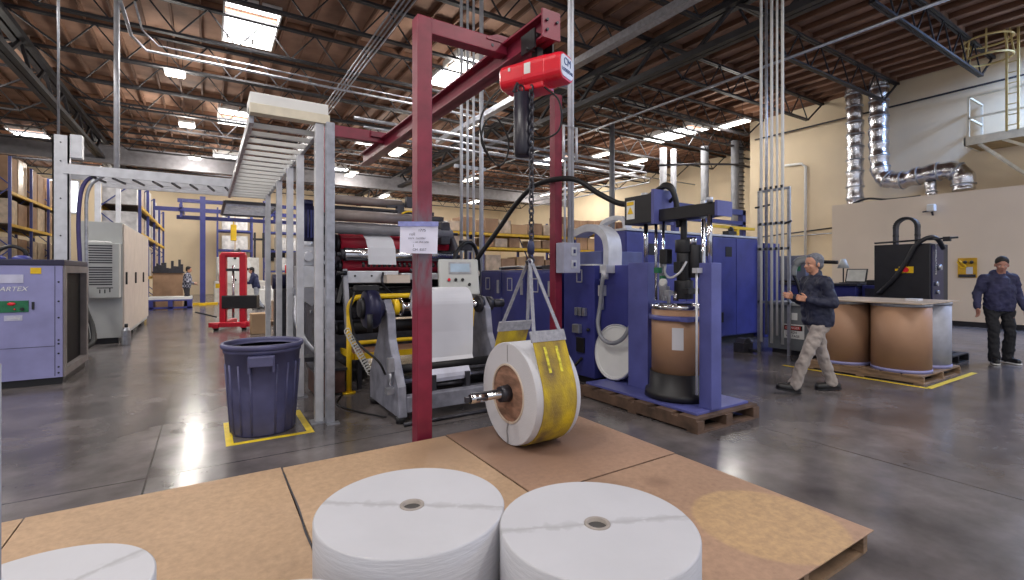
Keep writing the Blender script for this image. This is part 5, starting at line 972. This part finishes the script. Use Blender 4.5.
obj('base', MB().box((12.95, 5.15, 1.25), (13.25, 5.6, 1.275)), steel_d, t); obj('screen', MB().prism([(13.25, 1.275), (13.27, 1.275), (13.37, 1.6), (13.35, 1.6)], 'y', 5.15, 5.6), black, t); obj('display', MB().prism([(13.243, 1.3), (13.25, 1.3), (13.343, 1.58), (13.336, 1.58)], 'y', 5.18, 5.57), mat('laptop_screen', (206, 206, 200), .3), t)
t = thing('side_desk', 'navy side desk right of the laptop', 'desk', (13.1, 4.7, 0))
obj('body', MB().box((12.7, 4.4, 0), (13.5, 5.02, 1.22)), blue_d, t, bev=.01); obj('drawer_face', MB().box((12.68, 4.45, .9), (12.7, 4.95, 1.15)), steel_d, t)
obj('phone_case', MB().box((12.8, 4.75, 1.22), (13.1, 4.98, 1.34)), black, label='black case on the navy side desk', cat='case', bev=.02)
t = thing('task_lamp', 'pale conical lamp shade on the wall bench', 'lamp', (13.45, 5.9, 1.25))
obj('shade', MB().lathe([(.05, 1.85), (.13, 1.62), (.12, 1.62), (.04, 1.85)], (13.45, 5.72, 0), 16), greyl, t); obj('pole', MB().cyl((13.45, 5.72, 1.25), (13.45, 5.72, 1.84), .015), steel_d, t)
t = thing('extraction_arm', 'grey angled extraction nozzle on a black stalk behind the man', 'extraction arm', (11.2, 5.6, 0))
obj('stalk', MB().tube(bez([(10.9, 5.45, 0), (10.9, 5.45, .8), (10.88, 5.5, 1.2), (10.85, 5.6, 1.5)], 6), .035, 8), black, t)
obj('nozzle', MB().tube(bez([(10.85, 5.6, 1.45), (10.85, 5.58, 1.62), (10.88, 5.5, 1.75), (10.95, 5.35, 1.8)], 6), [.07]*9+[.085]*10, 12), mat('nozzle_grey', (146, 148, 148), .5), t); obj('arm', MB().tube(bez([(10.95, 5.35, 1.78), (11.0, 5.1, 1.74), (11.05, 4.8, 1.72)], 6), .04, 8), black, t)
# ================================================================ PALLET RACKS AND CARTONS
rb = mat('rack_blue', (58, 66, 132), .45); ry = mat('rack_yellow', (214, 170, 40), .45); rdk = mat('rack_deck_steel', (96, 84, 76), .7)  # rdk is the plain brown-grey colour of the shelf decks
def rack(label, x0, x1, y0, y1, zt, levels, along, nb, beam=ry, group=None):
    t = thing('pallet_rack', label, 'pallet rack', ((x0+x1)/2, (y0+y1)/2, 0), group)
    L0, L1 = (y0, y1) if along == 'y' else (x0, x1); A, B = (x0, x1) if along == 'y' else (y0, y1)
    P = (lambda l, a, z: (a, l, z)) if along == 'y' else (lambda l, a, z: (l, a, z))
    for k in range(nb+1):
        l = lerp(L0, L1, k/nb); m = MB()
        for a in (A, B): m.bar(P(l, a, 0), P(l, a, zt), .09)
        n = max(2, int(zt/1.1))
        for i in range(n): m.bar(P(l, A if i % 2 else B, zt*i/n+.1), P(l, B if i % 2 else A, zt*(i+1)/n), .04)
        obj('upright_frame', m, rb, t)
    for z in levels:
        obj('beam', MB().bar(P(L0, A, z), P(L1, A, z), .11), beam, t); obj('beam', MB().bar(P(L0, B, z), P(L1, B, z), .11), beam, t)
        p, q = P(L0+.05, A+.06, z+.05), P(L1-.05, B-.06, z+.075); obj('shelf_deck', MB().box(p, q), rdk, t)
    return t
cart = []
def carton(x, y, z, w, d, h, m, label, group, lab=True):
    o = MB().box((x-w/2, y-d/2, z), (x+w/2, y+d/2, z+h)); t = obj('carton', o, m, label=label, cat='carton', group=group, bev=.012)
    obj('packing_tape', MB().box((x-.03, y-d/2-.003, z), (x+.03, y-d/2, z+h)), kraft, t) if lab else None
    return t
random.seed(11)
rack('left blue and orange pallet rack behind the lavender chiller', -7.5, -6.4, 26, 34, 6.0, (3.35, 4.6), 'y', 3)
rack('second pallet rack behind the grey control cabinets', -3.3, -2.1, 22.5, 34, 5.0, (1.3, 2.95, 3.95), 'y', 4)
rack('far blue shelving tower behind the two distant workers', .6, 2.6, 37, 38.2, 5.8, (1.6, 3.0, 4.3), 'x', 1, rb)
rack('far blue shelving tower right of the blue gantry', 3.4, 6.2, 37, 38.2, 6.6, (1.6, 3.0, 4.3), 'x', 1, rb)
rack('long yellow-beamed rack in the middle behind the blue cabinets', 7.0, 14.2, 17, 18.1, 3.2, (1.5, 2.5, 3.08), 'x', 3)
rack('dark rack with yellow beams farther right behind the blue duct', 14.6, 20.2, 18.6, 19.7, 4.0, (1.6, 2.6, 3.5), 'x', 2)
G1 = 'big wrapped cartons on the left pallet rack'
for z, hh in ((4.68, 1.5), (3.43, 1.05), (2.0, 1.2)):
    for k in range(6):
        carton(-6.95, 26.72+(k//2)*2.667+(k % 2)*1.25, z if z > 2.5 else 0.0, .9, 1.12, hh*random.uniform(.85, 1) if z > 2.5 else 2.9, random.choice((kraft3, kraft3, kraft2)), ORD[k]+(' tall shrink-wrapped carton stack from the near end, top shelf of the left rack' if z > 4 else ' wrapped carton from the near end, middle shelf of the left rack' if z > 3 else ' carton stack from the near end, under the left rack'), G1+str(int(z)))
gw = mat('wrapped_white_goods', (206, 204, 204), .35, 0, .2, 4, .3, 14)
for z, hh in ((4.03, 1.2), (3.03, .75), (1.38, 1.3)):
    for k in range(8): carton(-2.7, 23.25+(k//2)*2.875+(k % 2)*1.35, z, 1.0, 1.2, hh*random.uniform(.8, 1), random.choice((gw, kraft3, gw)), ORD[k]+' pale wrapped goods stack from the near end, '+('top' if z > 4 else 'middle' if z > 3 else 'lower')+' shelf of the second rack', 'pale wrapped goods level %d' % z)
for lvl, (z, hmax) in enumerate(((3.16, .58), (2.58, .42), (1.58, .7))):
    x = 7.2; n_ = 0
    while x < 13.9:
        w = random.uniform(.4, .8); h_ = hmax*random.uniform(.6, 1)
        if any(abs(x+w/2-u_) < w/2+.06 for u_ in (9.4, 11.8)): x += .13; continue
        carton(x+w/2, 17.5, z, w, .8, h_, random.choice((kraft2, kraft2, kraft, mat('dark_carton', (96, 66, 50), .7, 0, .2, 4), kraft3)), ORD[n_]+' brown carton from the left, '+('top', 'middle', 'lower')[lvl]+' shelf of the long yellow-beamed rack', 'cartons on the long rack %d' % lvl, False)
        x += w+random.uniform(.03, .16); n_ += 1
for lvl, z in enumerate((3.58, 2.68, 1.68)):
    for k in range(5): carton((15.1, 16.0, 16.9, 18.0, 19.1)[k], 19.15, z, .85, .9, random.uniform(.5, .8), random.choice((kraft2, MATS['dark_carton'], kraft)), ORD[k]+' dim carton from the left on the far right rack, '+('top', 'middle', 'lower')[lvl]+' shelf', 'cartons on the far right rack %d' % lvl)
for k, (x, z) in enumerate(((1.6, 3.08), (1.6, 4.38), (4.8, 4.38), (4.8, 3.08), (4.8, 1.68))): carton(x, 37.6, z, 1.5, .9, .9, gw, ORD[k]+' grey bundle on the far blue shelving, counting up from the left tower', 'bundles on far shelving')
# ================================================================ RED LIFT STACKER
t = thing('pallet_stacker', 'bright red manual pallet stacker standing in the aisle', 'pallet stacker', (.7, 14.9, 0))
SM = Matrix.Translation((.6, 14.9, 0)) @ Matrix.Rotation(math.radians(-18), 4, 'Z')
for s in (-.24, .24): obj('mast_rail', MB(SM).box((s-.08, -.08, .1), (s+.08, .1, 2.0)), redm, t, bev=.03)
obj('mast_crosshead', MB(SM).box((-.3, -.08, 1.92), (.3, .1, 2.06)), redm, t, bev=.05); obj('cross_tie', MB(SM).box((-.18, -.04, 1.55), (.18, .02, 1.62)), steel_d, t)
obj('lift_cylinder', MB(SM).cyl((0, 0, .3), (0, 0, 1.7), .03), chrome, t)
obj('carriage', MB(SM).box((-.25, -.12, .55), (.6, .2, .9)), black, t, bev=.02)
for s in (-.33, .33): obj('base_leg', MB(SM).box((s-.07, -.35, .06), (s+.07, 1.3, .18)), redm, t, bev=.01)
obj('foot_bar', MB(SM).box((-.5, -.3, .08), (.5, -.16, .2)), redm, t, bev=.01)
for s in (-.25, .2): obj('fork', MB(SM).box((s-.06, .2, .5), (s+.06, 1.3, .56)), steel_d, t)
for p in ((-.33, -.25), (.33, -.25), (-.33, 1.2), (.33, 1.2)): obj('wheel', MB(SM).cyl((p[0]-.05, p[1], .06), (p[0]+.05, p[1], .06), .06), blackr, t)
obj('tow_handle', MB(SM).bar((-.3, -.3, .35), (-.75, -.45, .5), .035), black, t); obj('yellow_decal', MB(SM).box((-.4, -.085, 1.1), (-.3, -.08, 1.22)), yel, t)
carton(1.12, 13.5, 0, .42, .42, .5, kraft, 'tall brown carton on the floor right of the red stacker', None)
t = make_pallet(1.5, 2.6, 15.2, 16.4, 'loaded wooden pallet of odds and ends behind the brown carton')
carton(2.1, 15.8, .124, .9, .9, .55, kraft3, 'low tan carton on the pallet behind the red stacker', None)
# ================================================================ FAR LEFT BACKGROUND
t = thing('blue_gantry', 'blue overhead gantry crane over the far work area', 'gantry', (-.15, 27, 0))
obj('post', MB().box((-.27, 26.9, .02), (-.05, 27.1, 5.1)), blue, t); obj('post', MB().box((4.6, 30.9, .02), (4.8, 31.1, 5.1)), blue, t)
for (y, z, a, b_) in ((27.0, 4.35, -2.0, 5.2), (27.6, 4.05, -1.2, 5.0), (28.4, 4.95, -1.2, 4.5)): obj('crossbeam', MB().box((a, y-.08, z), (b_, y+.08, z+.18)), blue, t)
for x in (-1.0, .9, 2.9): obj('runway', MB().box((x-.06, 26.6, 4.5), (x+.06, 30, 4.66)).box((x-.05, 27, 4.1), (x+.05, 27.1, 4.9)), blue, t)
obj('foot', MB().box((-.75, 26.85, 0), (.45, 27.15, .1)).box((-.3, 26.4, 0), (0, 27.6, .1)), yel, t, label='yellow foot guards')
obj('yellow_hoist', MB().box((1.0, 27.45, 3.1), (1.25, 27.7, 3.9)).bar((1.12, 27.55, 3.9), (1.12, 27.55, 4.1), .05), yel, label='yellow hoist hanging from the far blue gantry', cat='hoist', bev=.03)
t = thing('blue_pallet', 'blue pallet with white sheets on top in the far aisle', 'pallet', (-1.2, 24.5, 0))
for s in (-1.9, -1.25, -.6): obj('leg', MB().box((s-.08, 23.9, 0), (s+.08, 25.1, .36)), blue, t)
obj('deck', MB().box((-2.0, 23.9, .36), (-.5, 25.1, .42)), blue, t); obj('bottom_rail', MB().box((-2.0, 23.9, .05), (-.5, 24.0, .12)), blue, t)
obj('white_sheet_stack', MB().box((-1.98, 23.92, .42), (-.52, 25.05, .52)), white, label='stack of white sheets on the far blue pallet', cat='sheet stack')
t = thing('workbench', 'brown boxed workbench piled with tools beneath the far rack end', 'workbench', (-1.9, 26.5, 0))
obj('cabinet', MB().box((-1.98, 25.9, 0), (-.9, 26.6, 1.5)), kraft2, t, bev=.01); obj('top', MB().box((-2.0, 25.85, 1.5), (-.85, 26.65, 1.56)), steel_d, t)
tl = MB(); random.seed(3)
for k in range(12): x = -1.95+k*.088; tl.box((x, 26.0, 1.56), (x+.089, 26.3, 1.6+random.uniform(.1, .5)))
obj('tool_pile', tl, steel_d, label='dark pile of tools on the far workbench', cat='tool pile')
t = thing('slitting_machine', 'white round-faced machine between the two distant workers', 'machine', (1.3, 28.3, 0))
obj('cabinet', MB().box((.3, 28, 0), (2.6, 29.2, 1.1)).box((.4, 28.2, 1.1), (2.3, 29, 2.3)), mat('machine_white', (206, 204, 200), .5), t, bev=.04)
obj('reel_face', MB().lathe([(0, 27.9), (.75, 27.9), (.75, 28.05)], (1.2, 0, 1.7), 32, 'y') if False else MB().cyl((1.2, 27.95, 1.7), (1.2, 28.2, 1.7), .75, n=32), white, t)
kn = MB()
for k in range(8): a = k*PI/4; kn.cyl((1.2+.55*math.cos(a), 27.9, 1.7+.55*math.sin(a)), (1.2+.55*math.cos(a), 27.95, 1.7+.55*math.sin(a)), .07, n=10)
obj('knob', kn, black, t); obj('tank', MB().cyl((.9, 28.4, 2.3), (1.5, 28.4, 2.6), .22), steel_d, t); obj('rack_frame', MB().bar((2.1, 28.2, 2.3), (2.1, 28.2, 3.6), .1).bar((2.5, 28.2, 2.3), (2.5, 28.2, 3.6), .1).box((2.0, 28.1, 3.2), (2.7, 28.3, 3.3)), steel_d, t)
obj('white_low_machine', MB().box((2.0, 24.6, 0), (3.7, 25.4, .75)).box((2.2, 24.7, .75), (3.4, 25.3, .9)), white, label='low white machine table in front of the man in the dark jacket', cat='machine', bev=.03)
obj('notice_board', MB().box((3.7, 39.88, 2.4), (5.0, 39.995, 3.3)), black, label='black notice board on the back wall right of the red stacker', cat='notice board')
for i, (x, y) in enumerate(((-2.5, 22.0), (-1.95, 22.0))):
    obj('bollard', MB().lathe([(0, 0), (.1, 0), (.1, 1.05), (.06, 1.12), (0, 1.13)], (x, y, 0), 16), yel, label='yellow bollard guarding the second rack, '+('left' if i == 0 else 'right')+' of two', cat='bollard')
t = thing('warning_cone', 'red and yellow signal post near the far ladder tray posts', 'signal post', (2.2, 17, 0))
obj('pole', MB().cyl((2.2, 17, 0), (2.2, 17, 1.5), .05), yel, t); obj('beacon', MB().cyl((2.2, 17, 1.5), (2.2, 17, 1.75), .07), redh, t)
obj('wall_edge_post', MB().box((-1.30, 1.2, 0), (-1.25, 1.25, 1.25)), grey, label='blurred grey post grazing the left edge of the frame', cat='post') if False else None
# ================================================================ PEOPLE
def remesh(name, mb, m, parent, vox, smooth=6, disp=0, label=None, dscale=.12, cutz=None):
    me = bpy.data.meshes.new('tmp'); me.from_pydata([tuple(p) for p in mb.v], [], mb.f)
    bm = bmesh.new(); bm.from_mesh(me); bmesh.ops.recalc_face_normals(bm, faces=bm.faces[:]); bm.to_mesh(me); bm.free()
    o = bpy.data.objects.new('tmp', me); C.objects.link(o)
    r = o.modifiers.new('r', 'REMESH'); r.mode = 'VOXEL'; r.voxel_size = vox; r.use_smooth_shade = True
    s = o.modifiers.new('s', 'SMOOTH'); s.factor = .5; s.iterations = smooth
    if disp:
        tx = bpy.data.textures.new(name+'_folds', 'CLOUDS'); tx.noise_scale = dscale; tx.noise_depth = 2
        d = o.modifiers.new('d', 'DISPLACE'); d.texture = tx; d.strength = disp; d.mid_level = .5
    bpy.context.view_layer.update()
    me2 = bpy.data.meshes.new_from_object(o.evaluated_get(bpy.context.evaluated_depsgraph_get()))
    bpy.data.objects.remove(o); L = LOC[parent.name]
    if cutz is not None:      # a clean hem
        bm = bmesh.new(); bm.from_mesh(me2); g_ = bmesh.ops.bisect_plane(bm, geom=bm.verts[:]+bm.edges[:]+bm.faces[:], plane_co=(0, 0, cutz), plane_no=(0, 0, 1), clear_inner=True)
        bmesh.ops.holes_fill(bm, edges=[e for e in bm.edges if e.is_boundary]); bm.to_mesh(me2); bm.free()
    for v in me2.vertices: v.co -= L
    for p in me2.polygons: p.use_smooth = True
    me2.materials.clear(); me2.materials.append(m)
    o = bpy.data.objects.new(name, me2); C.objects.link(o); o.parent = parent; LOC[o.name] = L
    return prop(o, label)
def cap(mb, a, b, r0, r1, sq=1, n=14):   # tapered capsule
    a, b = V(a), V(b); d = (b-a).normalized(); ps = []; rs = []
    for k in (90, 60, 30): q = math.radians(k); ps.append(a-d*r0*math.sin(q)); rs.append(max(.001, r0*math.cos(q)))
    for k in range(5): ps.append(a.lerp(b, k/4)); rs.append(lerp(r0, r1, k/4))
    for k in (30, 60, 90): q = math.radians(k); ps.append(b+d*r1*math.sin(q)); rs.append(max(.001, r1*math.cos(q)))
    mb.tube(ps, rs, n, sq=sq); return mb
def limb(mb, pts, rs, sq=1):
    for i in range(len(pts)-1): cap(mb, pts[i], pts[i+1], rs[i], rs[i+1], sq)
    return mb
def hand(mb, w, d, side, curl, s=1.0, pn=None):
    """w wrist, d direction of the hand, side = thumb side direction; five separate fingers"""
    w, d, side = V(w), V(d).normalized(), V(side); side = (side-d*side.dot(d)).normalized(); nrm = d.cross(side).normalized()*(pn or 1)
    pc = w+d*.05*s
    for k in (-1.2, -.4, .4, 1.2): cap(mb, w+side*k*.012*s, w+d*.085*s+side*k*.022*s, .017*s, .0135*s, n=10)
    for k, (o, L) in enumerate(((.032, .068), (.011, .078), (-.011, .072), (-.031, .056))):
        p = w+d*.088*s+side*o*s; dd = d.copy(); r = .0095*s
        for j in range(3):
            dd = (dd*math.cos(curl)+nrm*math.sin(curl)).normalized() if j or curl > .3 else dd
            nd = V(dd); q = p+nd*L*s*(.42, .33, .25)[j]; cap(mb, p, q, r, r*.9, n=8); p = q; r *= .9
            d_ = dd
            nrm2 = nrm
    a = w+d*.025*s+side*.028*s; b_ = a+(side*.8+d*.8+nrm*.2).normalized()*.038*s; c_ = b_+(d+side*.2+nrm*.4).normalized()*.034*s
    cap(mb, a, b_, .013*s, .011*s, n=8); cap(mb, b_, c_, .0105*s, .009*s, n=8)
    return mb
def person(name, label, loc, rz, H, J, cols, vox=.011, bald=False, hood=False):
    """J: joint dict in body frame (x forward, y left, z up), metres; cols: materials"""
    M = Matrix.Translation(loc) @ Matrix.Rotation(rz, 4, 'Z')
    t = thing('person', label, 'person', loc, None)
    B = MB(M)
    neck, head = V(J['neck']), V(J['head']); hd = V(J['face']).normalized(); upv = V(J.get('crown', (0, 0, 1))).normalized(); lf = upv.cross(hd).normalized(); upv = hd.cross(lf)
    HM_ = M @ Matrix(((hd.x, lf.x, upv.x, head.x), (hd.y, lf.y, upv.y, head.y), (hd.z, lf.z, upv.z, head.z), (0, 0, 0, 1)))
    pel = V(J['pelvis']); ch = V(J['chest'])
    cap(B, pel, ch, .13, .145, .8); cap(B, ch, neck-V((0, 0, .04)), .13, .07); cap(B, neck-V((0, 0, .05)), head-V((.0, 0, .05)), .06, .057)
    for s in ('l', 'r'):
        limb(B, [J['sh'+s], J['el'+s], J['wr'+s]], [.055, .042, .027]); limb(B, [J['hip'+s], J['kn'+s], J['an'+s]], [.085, .058, .04])
        hand(B, J['wr'+s], J['hd'+s], J['th'+s], J.get('curl', .35), 1.0, J.get('pn'+s, 1))
        an = V(J['an'+s]); f = V(J['ft'+s]).normalized(); cap(B, an-V((0, 0, .04)), an-V((0, 0, .05))+f*.13, .035, .028)
    h = MB(HM_)
    h.ball((-.01, 0, .03), (.1, .078, .098), 20, 14); h.ball((.02, 0, -.035), (.075, .062, .085), 18, 12); h.ball((.055, 0, -.085), (.035, .034, .025), 12, 8)
    h.ball((.068, 0, .022), (.022, .05, .014), 12, 8)                                # brow
    cap(h, (.088, 0, .005), (.112, 0, -.028), .008, .014); h.ball((.096, 0, -.033), (.014, .02, .01), 10, 6)   # nose
    h.ball((.086, 0, -.06), (.014, .024, .007), 10, 6); h.ball((.082, 0, -.07), (.014, .021, .007), 10, 6)          # lips
    for s in (-1, 1): h.ball((-.008, s*.08, -.012), (.02, .012, .032), 10, 8); h.ball((.06, s*.04, -.028), (.025, .02, .025), 10, 8)
    B.v += h.v and []; o = len(B.v); B.v += h.v; B.f += [[i+o for i in f] for f in h.f]; B.sm += h.sm
    body = remesh('body', B, cols['skin'], t, min(vox, .0075), 2)
    for s in (-1, 1):
        e = obj('eye', MB(HM_).ball((.0825, s*.031, -.002), (.008, .012, .006), 12, 8), mat('eye_white', (214, 208, 204), .3), body)
        obj('iris', MB(HM_).ball((.0895, s*.031, -.002), (.003, .005, .005), 8, 6), black, body)
        obj('eyebrow', MB(HM_).tube([(.092, s*.014, .02), (.093, s*.032, .025), (.08, s*.052, .02)], [.0015, .0025, .001], 5), cols['hair'], body)
    obj('mouth_line', MB(HM_).tube([(.094, -.02, -.065), (.1, 0, -.0655), (.094, .02, -.065)], .0022, 5), mat('lip_tone', (146, 86, 78), .5), body)
    hr = MB(HM_)
    if bald: hr.ball((-.02, 0, .05), (.102, .087, .094), 20, 14); hr.ball((-.05, 0, .0), (.064, .076, .07), 16, 12)
    else:
        hr.ball((-.03, 0, .052), (.1, .09, .094), 20, 14); hr.ball((.03, 0, .1), (.045, .05, .03), 12, 8); hr.ball((-.055, 0, -.01), (.062, .078, .07), 16, 12)
        for s in (-1, 1): hr.ball((-.0, s*.072, .01), (.03, .014, .05), 10, 8)
    remesh('hair', hr, cols['hair'], t, .01, 3, .012 if not bald else .0)
    jk = MB(M); w = J.get('bulk', 1)
    hem = V(J.get('hem', pel+V((0, 0, -.03))))
    for s_ in (-.06, .06): cap(jk, hem+V((0, s_, 0)), ch+V((0, s_*.9, -.05)), .14*w, .145*w, .95)
    cap(jk, ch-V((0, 0, .08)), ch+V((0, 0, .06)), .165*w, .15*w, .8)
    cap(jk, J['shl'], J['shr'], .062*w, .062*w); cap(jk, ch+V((0, 0, .05)), neck-V((0, 0, .03)), .13*w, .075*w)
    for s in ('l', 'r'):
        cap(jk, neck-V((0, 0, .06)), J['sh'+s], .07, .06); cap(jk, ch, J['sh'+s], .11*w, .066*w)
        e = V(J['wr'+s]).lerp(V(J['el'+s]), .06); limb(jk, [J['sh'+s], J['el'+s], e], [.07*w, .06*w, .046*w])
    if hood: jk.ball(M.inverted() @ (M @ (neck+V((-.06, 0, .0)))), (.1, .12, .06), 16, 10); cap(jk, neck+V((-.03, .07, -.0)), neck+V((.08, .02, -.08)), .035, .025); cap(jk, neck+V((-.03, -.07, -.0)), neck+V((.08, -.02, -.08)), .035, .025)
    else: cap(jk, neck-V((0, 0, .04)), neck+V((-.0, 0, .02)), .075, .068)
    if 'hemz' in J: pass
    remesh('jacket', jk, cols['jacket'], t, vox, 4, .04, cols.get('jl'), .08, J['hemz'])
    tr = MB(M); cap(tr, pel+V((0, 0, .05)), pel-V((0, 0, .04)), .12, .12, .8)
    for s in ('l', 'r'):
        cap(tr, pel-V((0, 0, .02)), J['hip'+s], .11, .1); limb(tr, [J['hip'+s], J['kn'+s], V(J['an'+s])-V((0, 0, .02))], [.102, .073, .06*J.get('cuff', 1)])
    remesh('trousers', tr, cols['trousers'], t, vox, 3, .045, cols.get('tl'), .09)
    for s in ('l', 'r'):
        an = V(J['an'+s]); f = V(J['ft'+s]).normalized(); f3 = f; u_ = V((0, 0, 1))-f*f.z; u_.normalize(); b0 = an-u_*.055
        sh_ = MB(M); cap(sh_, b0-f*.05, b0+f*.17, .052, .046, 1.0); cap(sh_, b0-f*.02, b0+u_*.07, .052, .048); cap(sh_, b0+f*.06, b0+f*.02+u_*.05, .048, .045)
        so = remesh('shoe', sh_, cols['shoe'], t, .01, 2)
        sl = MB(M); side = f.cross(u_)
        pts = [(-.095, .034), (-.06, .045), (.05, .042), (.14, .052), (.2, .04), (.212, 0)]
        pl = [b0+f*a+side*c_-u_*.043 for a, c_ in pts]+[b0+f*a-side*c_-u_*.043 for a, c_ in pts[::-1]]
        n = len(pl); sl.add(pl+[p+u_*.02 for p in pl], [list(range(n)), [n+i for i in range(n)][::-1]]+[(i, (i+1) % n, n+(i+1) % n, n+i) for i in range(n)])
        obj('sole', sl, cols.get('sole', black), so)
    return t, M, HM_
navy = mat('dark_navy_jacket', (34, 38, 62), .65, 0, .2, 6, .25, 60); khaki = mat('grey_khaki_cloth', (160, 150, 144), .8, 0, .1, 5, .2, 80)
hairg = mat('grey_hair', (112, 114, 124), .7, 0, .35, 60, .5, 80); hairb = mat('black_hair', (26, 22, 22), .7, 0, .3, 60)
shoeb = mat('black_leather', (24, 22, 24), .45, 0, .15, 10)
# walking man, seen from his left side
J1 = dict(pelvis=(0, 0, .93), chest=(.02, 0, 1.25), neck=(.03, 0, 1.47), head=(.06, 0, 1.61), face=(1, .12, -.05), crown=(.05, 0, 1),
          shl=(.03, .19, 1.4), shr=(.02, -.19, 1.4), ell=(-.02, .26, 1.13), elr=(.04, -.25, 1.13), wrl=(.22, .15, 1.17), wrr=(.26, -.1, 1.19),
          hdl=(.8, -.55, .22), hdr=(.8, .5, .22), thl=(.1, -.2, 1), thr=(.1, .2, 1), pnl=-1, pnr=1, curl=.85,
          hipl=(.0, .09, .9), hipr=(.0, -.09, .9), knl=(.2, .1, .5), knr=(-.1, -.1, .49), anl=(.36, .1, .12), anr=(-.24, -.1, .11), ftl=(1, .05, .2), ftr=(1, -.05, -.05), hem=(-.0, 0, .9), hemz=.84, bulk=1.06, cuff=1.15)
person('person', 'grey-haired man in dark navy jacket and khaki trousers striding left past the drums', (6.5, 3.05, 0), math.radians(147), 1.75, J1, dict(skin=skin, hair=hairg, jacket=navy, trousers=khaki, shoe=shoeb))
# standing man on the right
J2 = dict(pelvis=(0, 0, .95), chest=(.02, 0, 1.28), neck=(.03, 0, 1.5), head=(.07, -.0, 1.635), face=(1, -.35, -.28), crown=(.2, 0, 1),
          shl=(.0, .195, 1.42), shr=(.0, -.195, 1.42), ell=(-.03, .265, 1.14), elr=(-.03, -.28, 1.15), wrl=(.1, .29, .9), wrr=(.1, -.34, .91),
          hdl=(.2, -.1, -1), hdr=(.2, .05, -1), thl=(1, -.2, 0), thr=(1, .2, 0), pnl=-1, pnr=1, curl=.4,
          hipl=(0, .1, .92), hipr=(0, -.1, .92), knl=(.03, .13, .5), knr=(.08, -.11, .5), anl=(-.02, .13, .11), anr=(.1, -.12, .11), ftl=(1, .25, -.02), ftr=(1, -.3, -.02), bulk=1.04, hemz=.87, hem=(0, 0, .92), cuff=1.25)
hood = mat('faded_navy_hoodie', (46, 46, 78), .8, 0, .2, 6, .25, 60)
person('person', 'dark-haired man in navy hooded sweatshirt and black trousers at the right edge', (11.15, 2.42, 0), math.radians(-140), 1.76, J2, dict(skin=mat('skin_tan', (172, 122, 104), .5, 0, .08, 12), hair=hairb, jacket=hood, trousers=mat('black_cloth', (22, 22, 28), .8, 0, .2, 6), shoe=shoeb, sole=white), bald=True, hood=True)
# distant workers
pm = mat('plaid_cloth', (60, 62, 78), .8, 0, 0)
def plaid():
    nt = pm.node_tree; N = nt.nodes; L = nt.links; g = N.new('ShaderNodeTexCoord'); c = N.new('ShaderNodeTexChecker'); c.inputs['Scale'].default_value = 11
    c.inputs[1].default_value = lin((38, 42, 62)); c.inputs[2].default_value = lin((150, 150, 164)); L.new(g.outputs['Object'], c.inputs[0]); L.new(c.outputs[0], N['Principled BSDF'].inputs['Base Color'])
plaid()
J3 = dict(hemz=.86, hem=(0, 0, .92), pelvis=(0, 0, .95), chest=(.03, 0, 1.28), neck=(.05, 0, 1.5), head=(.08, 0, 1.64), face=(1, 0, -.2), shl=(.02, .2, 1.42), shr=(.02, -.2, 1.42), ell=(.02, .27, 1.14), elr=(.05, -.26, 1.14), wrl=(.24, .22, 1.02), wrr=(.3, -.2, 1.08),
          hdl=(1, 0, -.2), hdr=(1, 0, -.1), thl=(0, -1, .4), thr=(0, 1, .4), hipl=(0, .1, .92), hipr=(0, -.1, .92), knl=(.02, .12, .5), knr=(.03, -.12, .5), anl=(-.03, .12, .11), anr=(-.02, -.12, .11), ftl=(1, .1, 0), ftr=(1, -.1, 0), bulk=1.05)
person('person', 'distant worker in a plaid shirt standing left of the blue gantry post', (-.72, 24.6, 0), math.radians(-10), 1.76, J3, dict(skin=skin, hair=hairb, jacket=pm, trousers=mat('charcoal_cloth', (48, 46, 54), .8), shoe=shoeb), vox=.02)
J4 = dict(J3); J4.update(knl=(.0, .12, .5), anl=(-.25, .12, .11), anr=(-.02, -.14, .11), chest=(.08, 0, 1.27), neck=(.14, 0, 1.48), head=(.19, 0, 1.6), shl=(.1, .2, 1.4), shr=(.1, -.2, 1.4), wrl=(.42, .1, 1.08), wrr=(.4, -.1, 1.1), ell=(.2, .25, 1.1), elr=(.2, -.25, 1.1))
person('person', 'distant worker in a dark blue jacket and pale jeans leaning left behind the red stacker', (1.75, 22.6, 0), math.radians(170), 1.76, J4, dict(skin=skin, hair=hairb, jacket=mat('dark_blue_jacket', (34, 40, 78), .7), trousers=mat('pale_denim', (150, 156, 168), .8), shoe=shoeb), vox=.02)
